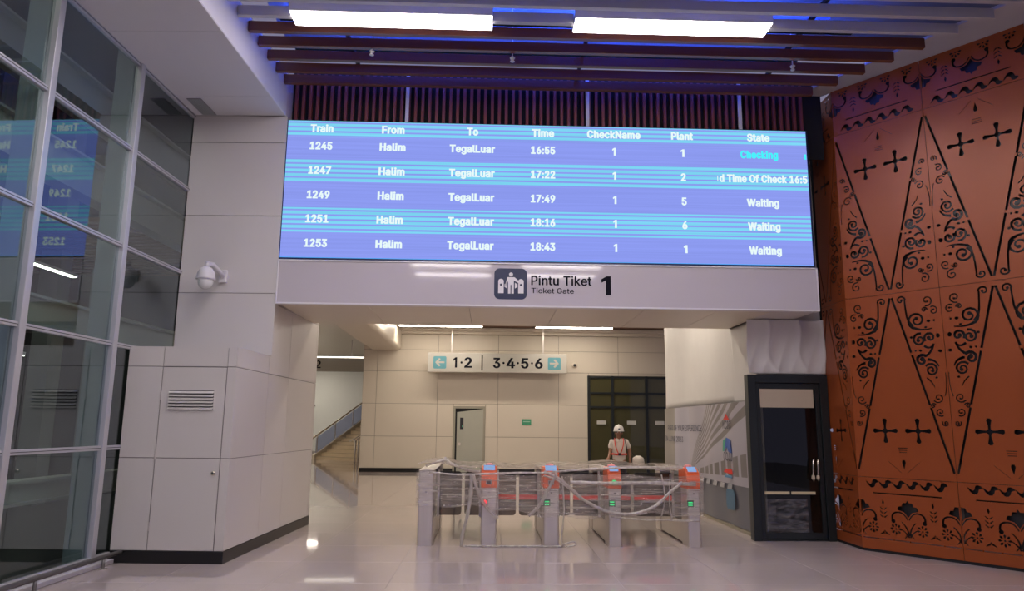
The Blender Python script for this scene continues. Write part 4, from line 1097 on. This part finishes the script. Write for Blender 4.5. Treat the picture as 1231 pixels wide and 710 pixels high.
# swing flaps, two to a lane
lanes = ['between the leftmost two gates', 'between the second and third gates', 'between the third and fourth gates', 'between the rightmost two gates']
mids = [-0.355, 0.44, 1.235, 2.13]
for i in range(4):
    xa = GX[i][0]+GX[i][1]/2+0.004; xb = GX[i+1][0]-GX[i+1][1]/2-0.004
    for side, (a, b) in enumerate(((xa, mids[i]-0.022), (mids[i]+0.022, xb))):
        t = thing('gate_flap', 'dark glazed %s swing flap %s' % (('left', 'right')[side], lanes[i]), 'gate flap', ((xa if side == 0 else xb), 11.15, 0.30), group='swing flaps of the ticket gates')
        ox = xa if side == 0 else xb
        r = 0.05
        poly = rrect(a-ox, b-ox, 0.02, 0.64, r)
        MB().prism(poly, -0.006, 0.006, 'y').build('panel', M_FLAP, t)
        if i > 0: bx('red_stripe', M_RED, t, a-ox+0.005, b-ox-0.005, -0.010, -0.0065, 0.245, 0.315)
        sx_ = a-ox if side == 0 else b-ox
        bx('hinge_post', M_STEEL, t, (0.0 if side == 0 else -0.03), (0.03 if side == 0 else 0.0), -0.02, 0.02, 0.0, 0.66)
# ---- stretch-wrap over the gates
pf = thing('plastic_wrap', 'clear stretch wrap wound around the row of ticket gates', 'plastic wrap', (0, 10.36, 0))
def fsheet(u, v):
    x = -0.965+3.92*u
    zt = 0.965+0.035*sin(u*13)*0.3-0.02*abs(sin(u*4*pi)); zb = 0.50+0.05*sin(u*9)-0.13*u+0.02*sin(u*40)
    return (x, -0.004-0.012*abs(sin(u*4.2*pi))-0.01*random.random(), zb+(zt-zb)*v)
MB().grid(fsheet, 70, 14).build('front_sheet', M_FILM, pf, smooth=True)
def tsheet(u, v):
    x = -0.965+3.92*u
    hump = 0.07*math.exp(-((u-0.06)/0.08)**2) + 0.045*math.exp(-((u-0.72)/0.16)**2)*v
    return (x, 0.0+2.1*v, 1.035+0.03*abs(cos(u*4*pi))-0.03+hump+0.012*random.random()-0.02*v)
MB().grid(tsheet, 60, 24).build('top_sheet', M_FILMT, pf, smooth=True)
def rsheet(u, v): return (2.965+0.01*random.random(), 2.05*u, 0.42+(1.0-0.42)*v)
MB().grid(rsheet, 20, 8).build('side_sheet', M_FILM, pf, smooth=True)
def lsheet(u, v): return (-0.97-0.01*random.random(), 2.05*u, 0.50+(0.98-0.50)*v)
MB().grid(lsheet, 20, 8).build('side_sheet', M_FILM, pf, smooth=True)
def strand(pts, ox, oy, sc, r, Y=10.31, flat=0.5, floor=False):
    P = []
    for (a, b) in pts:
        p = onY(ox+a/sc, oy+b/sc, Y); P.append(Vector((p.x, p.y-10.36, max(p.z, 0.012))))
    Q = []
    for i in range(len(P)-1):          # smooth the polyline
        p0, p1, p2_, p3_ = P[max(i-1, 0)], P[i], P[i+1], P[min(i+2, len(P)-1)]
        for k in range(5):
            t = k/5
            Q.append(0.5*((2*p1)+(p2_-p0)*t+(2*p0-5*p1+4*p2_-p3_)*t*t+(3*p1-p0-3*p2_+p3_)*t**3))
    Q.append(P[-1])
    MB().tube(Q, [r*(0.8+0.35*random.random()) for _ in Q], 7, flat).build('strand', M_STRAND, pf, smooth=True)
s7, s8 = (480, 530, 4.735), (660, 530, 4.735)
strand([(-30, 175), (60, 215), (130, 275), (200, 335), (330, 400), (480, 412), (600, 372), (690, 290), (760, 235)], *s8, 0.022)
strand([(-30, 195), (70, 235), (180, 325), (300, 390), (430, 422), (560, 408)], *s8, 0.014, 10.32)
strand([(410, 185), (408, 300), (385, 430), (358, 540), (352, 610)], *s7, 0.026, 10.30)
strand([(420, 190), (450, 290), (500, 380), (560, 440)], *s7, 0.022, 10.32)
strand([(895, 185), (845, 280), (795, 370), (735, 425)], *s7, 0.022)
strand([(170, 175), (330, 190), (520, 185), (700, 180), (900, 180)], *s7, 0.014, 10.33)
strand([(150, 140), (210, 120), (265, 108), (300, 130), (370, 160), (470, 180)], *s7, 0.020, 10.6)
strand([(240, 135), (262, 95), (275, 130)], *s7, 0.018, 10.6)
strand([(20, 175), (150, 165), (320, 155), (520, 150), (760, 150)], *s8, 0.016, 10.33)
strand([(120, 235), (320, 240), (560, 238), (830, 246)], *s8, 0.026, 10.325)
strand([(350, 430), (520, 445), (700, 450), (860, 455)], *s8, 0.012, 10.33)
strand([(75, 200), (85, 400), (70, 560), (90, 605)], *s8, 0.010, 10.31)
for a in (0, 1, 2):   # tails on the floor
    pts = [(355+a*20, 604), (470, 607+a*3), (640, 612-a*2), (800, 606), (930, 600+a*4)]
    strand(pts, *s7, 0.008+0.003*a, 10.33)
strand([(60, 603), (90, 585), (140, 572), (150, 590), (100, 604)], *s8, 0.010, 10.33)
strand([(640, 190), (660, 320), (640, 430)], *s8, 0.009, 10.33); strand([(690, 190), (685, 330), (700, 450)], *s8, 0.009, 10.33)

# ================================================================== WORKER
WX, WY = 2.97, 17.0
pr = thing('person', 'worker in white helmet and shirt with red safety harness behind gates', 'person', (WX, WY, 0), radians(-6))
J = {
 'pelvis': ((0, 0, 0.84), (0.135, 0.10)), 'waist': ((0, 0, 0.98), (0.125, 0.09)), 'chest': ((0, -0.01, 1.14), (0.145, 0.10)), 'upper': ((0, 0, 1.26), (0.12, 0.085)),
 'neck': ((0, -0.005, 1.335), 0.05), 'jaw': ((0, -0.03, 1.40), (0.058, 0.065)), 'head': ((0, -0.015, 1.475), (0.070, 0.082)), 'crown': ((0, 0.0, 1.545), (0.055, 0.065)),
 'shl': ((0.155, 0, 1.275), 0.055), 'ell': ((0.245, 0.01, 1.04), 0.040), 'wrl': ((0.235, -0.06, 0.84), 0.028), 'hal': ((0.235, -0.075, 0.775), (0.036, 0.02)),
 'shr': ((-0.155, 0, 1.275), 0.055), 'elr': ((-0.20, -0.04, 1.06), 0.040), 'wrr': ((-0.245, -0.22, 0.93), 0.028), 'har': ((-0.265, -0.28, 0.90), (0.036, 0.02)),
 'hipl': ((0.085, 0, 0.78), 0.085), 'knl': ((0.10, -0.01, 0.44), 0.058), 'anl': ((0.10, 0.02, 0.085), 0.042), 'tol': ((0.12, -0.12, 0.045), (0.045, 0.035)),
 'hipr': ((-0.085, 0, 0.78), 0.085), 'knr': ((-0.10, -0.01, 0.44), 0.058), 'anr': ((-0.10, 0.02, 0.085), 0.042), 'tor': ((-0.12, -0.12, 0.045), (0.045, 0.035)),
}
Bn = [('pelvis','waist'),('waist','chest'),('chest','upper'),('upper','neck'),('neck','jaw'),('jaw','head'),('head','crown'),
      ('upper','shl'),('shl','ell'),('ell','wrl'),('wrl','hal'),('upper','shr'),('shr','elr'),('elr','wrr'),('wrr','har'),
      ('pelvis','hipl'),('hipl','knl'),('knl','anl'),('anl','tol'),('pelvis','hipr'),('hipr','knr'),('knr','anr'),('anr','tor')]
# fingers grow from the palms as their own short chains
for hand, base, dirv in (('l', Vector((0.235, -0.075, 0.775)), Vector((0, -0.15, -1))), ('r', Vector((-0.265, -0.28, 0.90)), Vector((-0.3, -0.8, -0.5)))):
    dirv.normalize(); side = Vector((1, 0, 0)) if hand == 'r' else Vector((0.2, -1, 0.1)).normalized()
    for q, (off, ln) in enumerate(((-0.030, 0.055), (-0.010, 0.07), (0.010, 0.065), (0.029, 0.05))):
        a = base+side*off+dirv*0.025; n1, n2, n3 = 'f%s%d' % (hand, q), 'g%s%d' % (hand, q), 'k%s%d' % (hand, q)
        J[n1] = (tuple(a), 0.011); J[n2] = (tuple(a+dirv*ln*0.55), 0.010); J[n3] = (tuple(a+dirv*ln+Vector((0, 0.012, -0.012))), 0.008)
        Bn += [('ha'+hand, n1), (n1, n2), (n2, n3)]
    a = base-dirv*0.02; s = side*(-1)
    J['t'+hand] = (tuple(a+s*0.04), 0.012); J['u'+hand] = (tuple(a+s*0.058+dirv*0.04), 0.010); Bn += [('ha'+hand, 't'+hand), ('t'+hand, 'u'+hand)]
link('body', skin_mesh('body', J, Bn, M_SKIN), pr)
M_SHIRT = mat('white_shirt', (0.66, 0.60, 0.55, 1), 0.8, var=0.06, vscale=14)
SJ = {'a': ((0, 0.0, 0.80), (0.165, 0.125)), 'b': ((0, 0, 0.94), (0.160, 0.118)), 'c': ((0, -0.005, 1.12), (0.172, 0.125)), 'd': ((0, 0, 1.245), (0.14, 0.105)), 'e': ((0, 0, 1.318), (0.072, 0.066)),
      'l0': ((0.16, 0, 1.272), 0.078), 'l1': ((0.225, 0.005, 1.11), 0.072), 'r0': ((-0.16, 0, 1.272), 0.078), 'r1': ((-0.19, -0.03, 1.11), 0.072)}
link('shirt', skin_mesh('shirt', SJ, [('a','b'),('b','c'),('c','d'),('d','e'),('d','l0'),('l0','l1'),('d','r0'),('r0','r1')], M_SHIRT), pr)
TJ = {'p': ((0, 0, 0.84), (0.148, 0.115)), 'l0': ((0.088, 0, 0.76), 0.098), 'l1': ((0.10, -0.005, 0.44), 0.076), 'l2': ((0.10, 0.02, 0.10), 0.068), 'r0': ((-0.088, 0, 0.76), 0.098), 'r1': ((-0.10, -0.005, 0.44), 0.076), 'r2': ((-0.10, 0.02, 0.10), 0.068)}
link('trousers', skin_mesh('trousers', TJ, [('p','l0'),('l0','l1'),('l1','l2'),('p','r0'),('r0','r1'),('r1','r2')], mat('dark_trousers', (0.03, 0.03, 0.04, 1), 0.8)), pr)
for s in (-1, 1):
    MB().prism(rrect(s*0.11-0.05, s*0.11+0.05, -0.17, 0.08, 0.04), 0.002, 0.09, 'z').build('boot', M_INK, pr, bevel=0.012)
M_HARN = mat('harness_red', (0.85, 0.06, 0.04, 1), 0.6)
for s in (-1, 1):
    MB().tube([(s*0.095, 0.06, 1.345), (s*0.10, -0.06, 1.335), (s*0.095, -0.125, 1.22), (s*0.06, -0.142, 1.10), (s*0.02, -0.140, 1.01)], 0.020, 8, 0.45).build('harness_strap', M_HARN, pr, smooth=True)
MB().tube([(0.172*cos(a*pi/12), 0.132*sin(a*pi/12), 1.0+0.004*sin(a)) for a in range(25)], 0.018, 8, 0.6).build('harness_belt', M_HARN, pr, smooth=True)
bx('buckle', M_INK, pr, -0.03, 0.03, -0.158, -0.135, 0.975, 1.03, 0.006, 1)
MB().tube([(0.12, 0.05, 1.345), (0.125, -0.06, 1.325), (0.155, -0.11, 1.2), (0.19, -0.06, 1.02), (0.21, 0.0, 0.9)], 0.009, 8).build('bag_strap', M_INK, pr, smooth=True)
for s in (-1, 1):
    MB().add([(s*0.005, -0.075, 1.335), (s*0.06, -0.045, 1.36), (s*0.075, -0.085, 1.29), (s*0.03, -0.12, 1.275), (s*0.005, -0.080, 1.325), (s*0.06, -0.050, 1.35), (s*0.075, -0.093, 1.282), (s*0.03, -0.128, 1.268)],
             [(0,3,2,1),(4,5,6,7),(0,1,5,4),(1,2,6,5),(2,3,7,6),(3,0,4,7)]).build('collar', M_SHIRT, pr)
hr = MB().lathe([(0.082, 0.0), (0.088, 0.03), (0.07, 0.07), (0.02, 0.09)], (0, 0.012, 1.48), 18).build('hair', M_INK, pr, smooth=True)
for s in (-1, 1):
    e = MB().lathe([(0.003, -0.012), (0.012, -0.006), (0.012, 0.0), (0.006, 0.006)], (s*0.030, -0.094, 1.485), 10, 'y').build('eye', mat('eye_white', (0.6, 0.58, 0.55, 1), 0.3), pr, smooth=True)
    MB().lathe([(0.006, -0.014), (0.006, -0.011)], (s*0.030, -0.094, 1.485), 8, 'y').build('pupil', M_INK, e)
    bx('eyebrow', M_INK, pr, s*0.030-0.018, s*0.030+0.018, -0.104, -0.096, 1.503, 1.510)
    MB().lathe([(0.006, -0.022), (0.016, -0.01), (0.018, 0.01), (0.008, 0.022)], (s*0.074, -0.005, 1.465), 10).build('ear', M_SKIN, pr, smooth=True)
MB().add([(0, -0.100, 1.492), (-0.014, -0.096, 1.452), (0.014, -0.096, 1.452), (0, -0.124, 1.450), (0, -0.09, 1.445)], [(0, 1, 3), (0, 3, 2), (1, 4, 3), (3, 4, 2), (0, 2, 4, 1)]).build('nose', M_SKIN, pr, smooth=True)
MB().tube([(-0.024, -0.090, 1.425), (0, -0.099, 1.423), (0.024, -0.090, 1.425)], 0.006, 8, 0.7).build('mouth', mat('lips', (0.28, 0.09, 0.07, 1), 0.5), pr, smooth=True)
hm = bpy.data.objects.new('safety_helmet', None); COL.objects.link(hm); hm.parent = pr; hm.location = (0, 0, 1.515); hm['label'] = 'white safety helmet with brim'
M_HELM = mat('helmet_white', (0.75, 0.72, 0.70, 1), 0.3)
MB().lathe([(0.112, 0.0), (0.114, 0.03), (0.105, 0.075), (0.08, 0.115), (0.045, 0.135), (0.005, 0.14)], (0, 0.0, 0.0), 24).build('shell', M_HELM, hm, smooth=True)
MB().prism([(0.125*cos(a*pi/14), -0.02+0.155*sin(a*pi/14)-(0.02 if sin(a*pi/14) < 0 else 0)) for a in range(28)], -0.006, 0.006, 'z').build('brim', M_HELM, hm)
MB().tube([(0, -0.112*cos(t*pi/10-pi*0.0), 0.012+0.135*sin(t*pi/10)) for t in range(0, 11)], 0.014, 8, 0.6).build('ridge', M_HELM, hm, smooth=True)
bx('badge', M_NAVY, hm, -0.02, 0.02, -0.121, -0.111, 0.035, 0.06)
bg = thing('white_bag', "white rounded bag hanging at the worker's side", 'bag', (WX+0.42, WY-0.06, 0.70))
MB().lathe([(0.03, 0.0), (0.10, 0.03), (0.14, 0.12), (0.125, 0.22), (0.05, 0.27)], (0, 0, 0), 18).build('pouch', M_SHIRT, bg, smooth=True)
MB().tube([(-0.07, 0, 0.24), (-0.12, 0, 0.33), (-0.14, 0, 0.36)], 0.008, 6).build('strap', M_INK, bg, smooth=True)
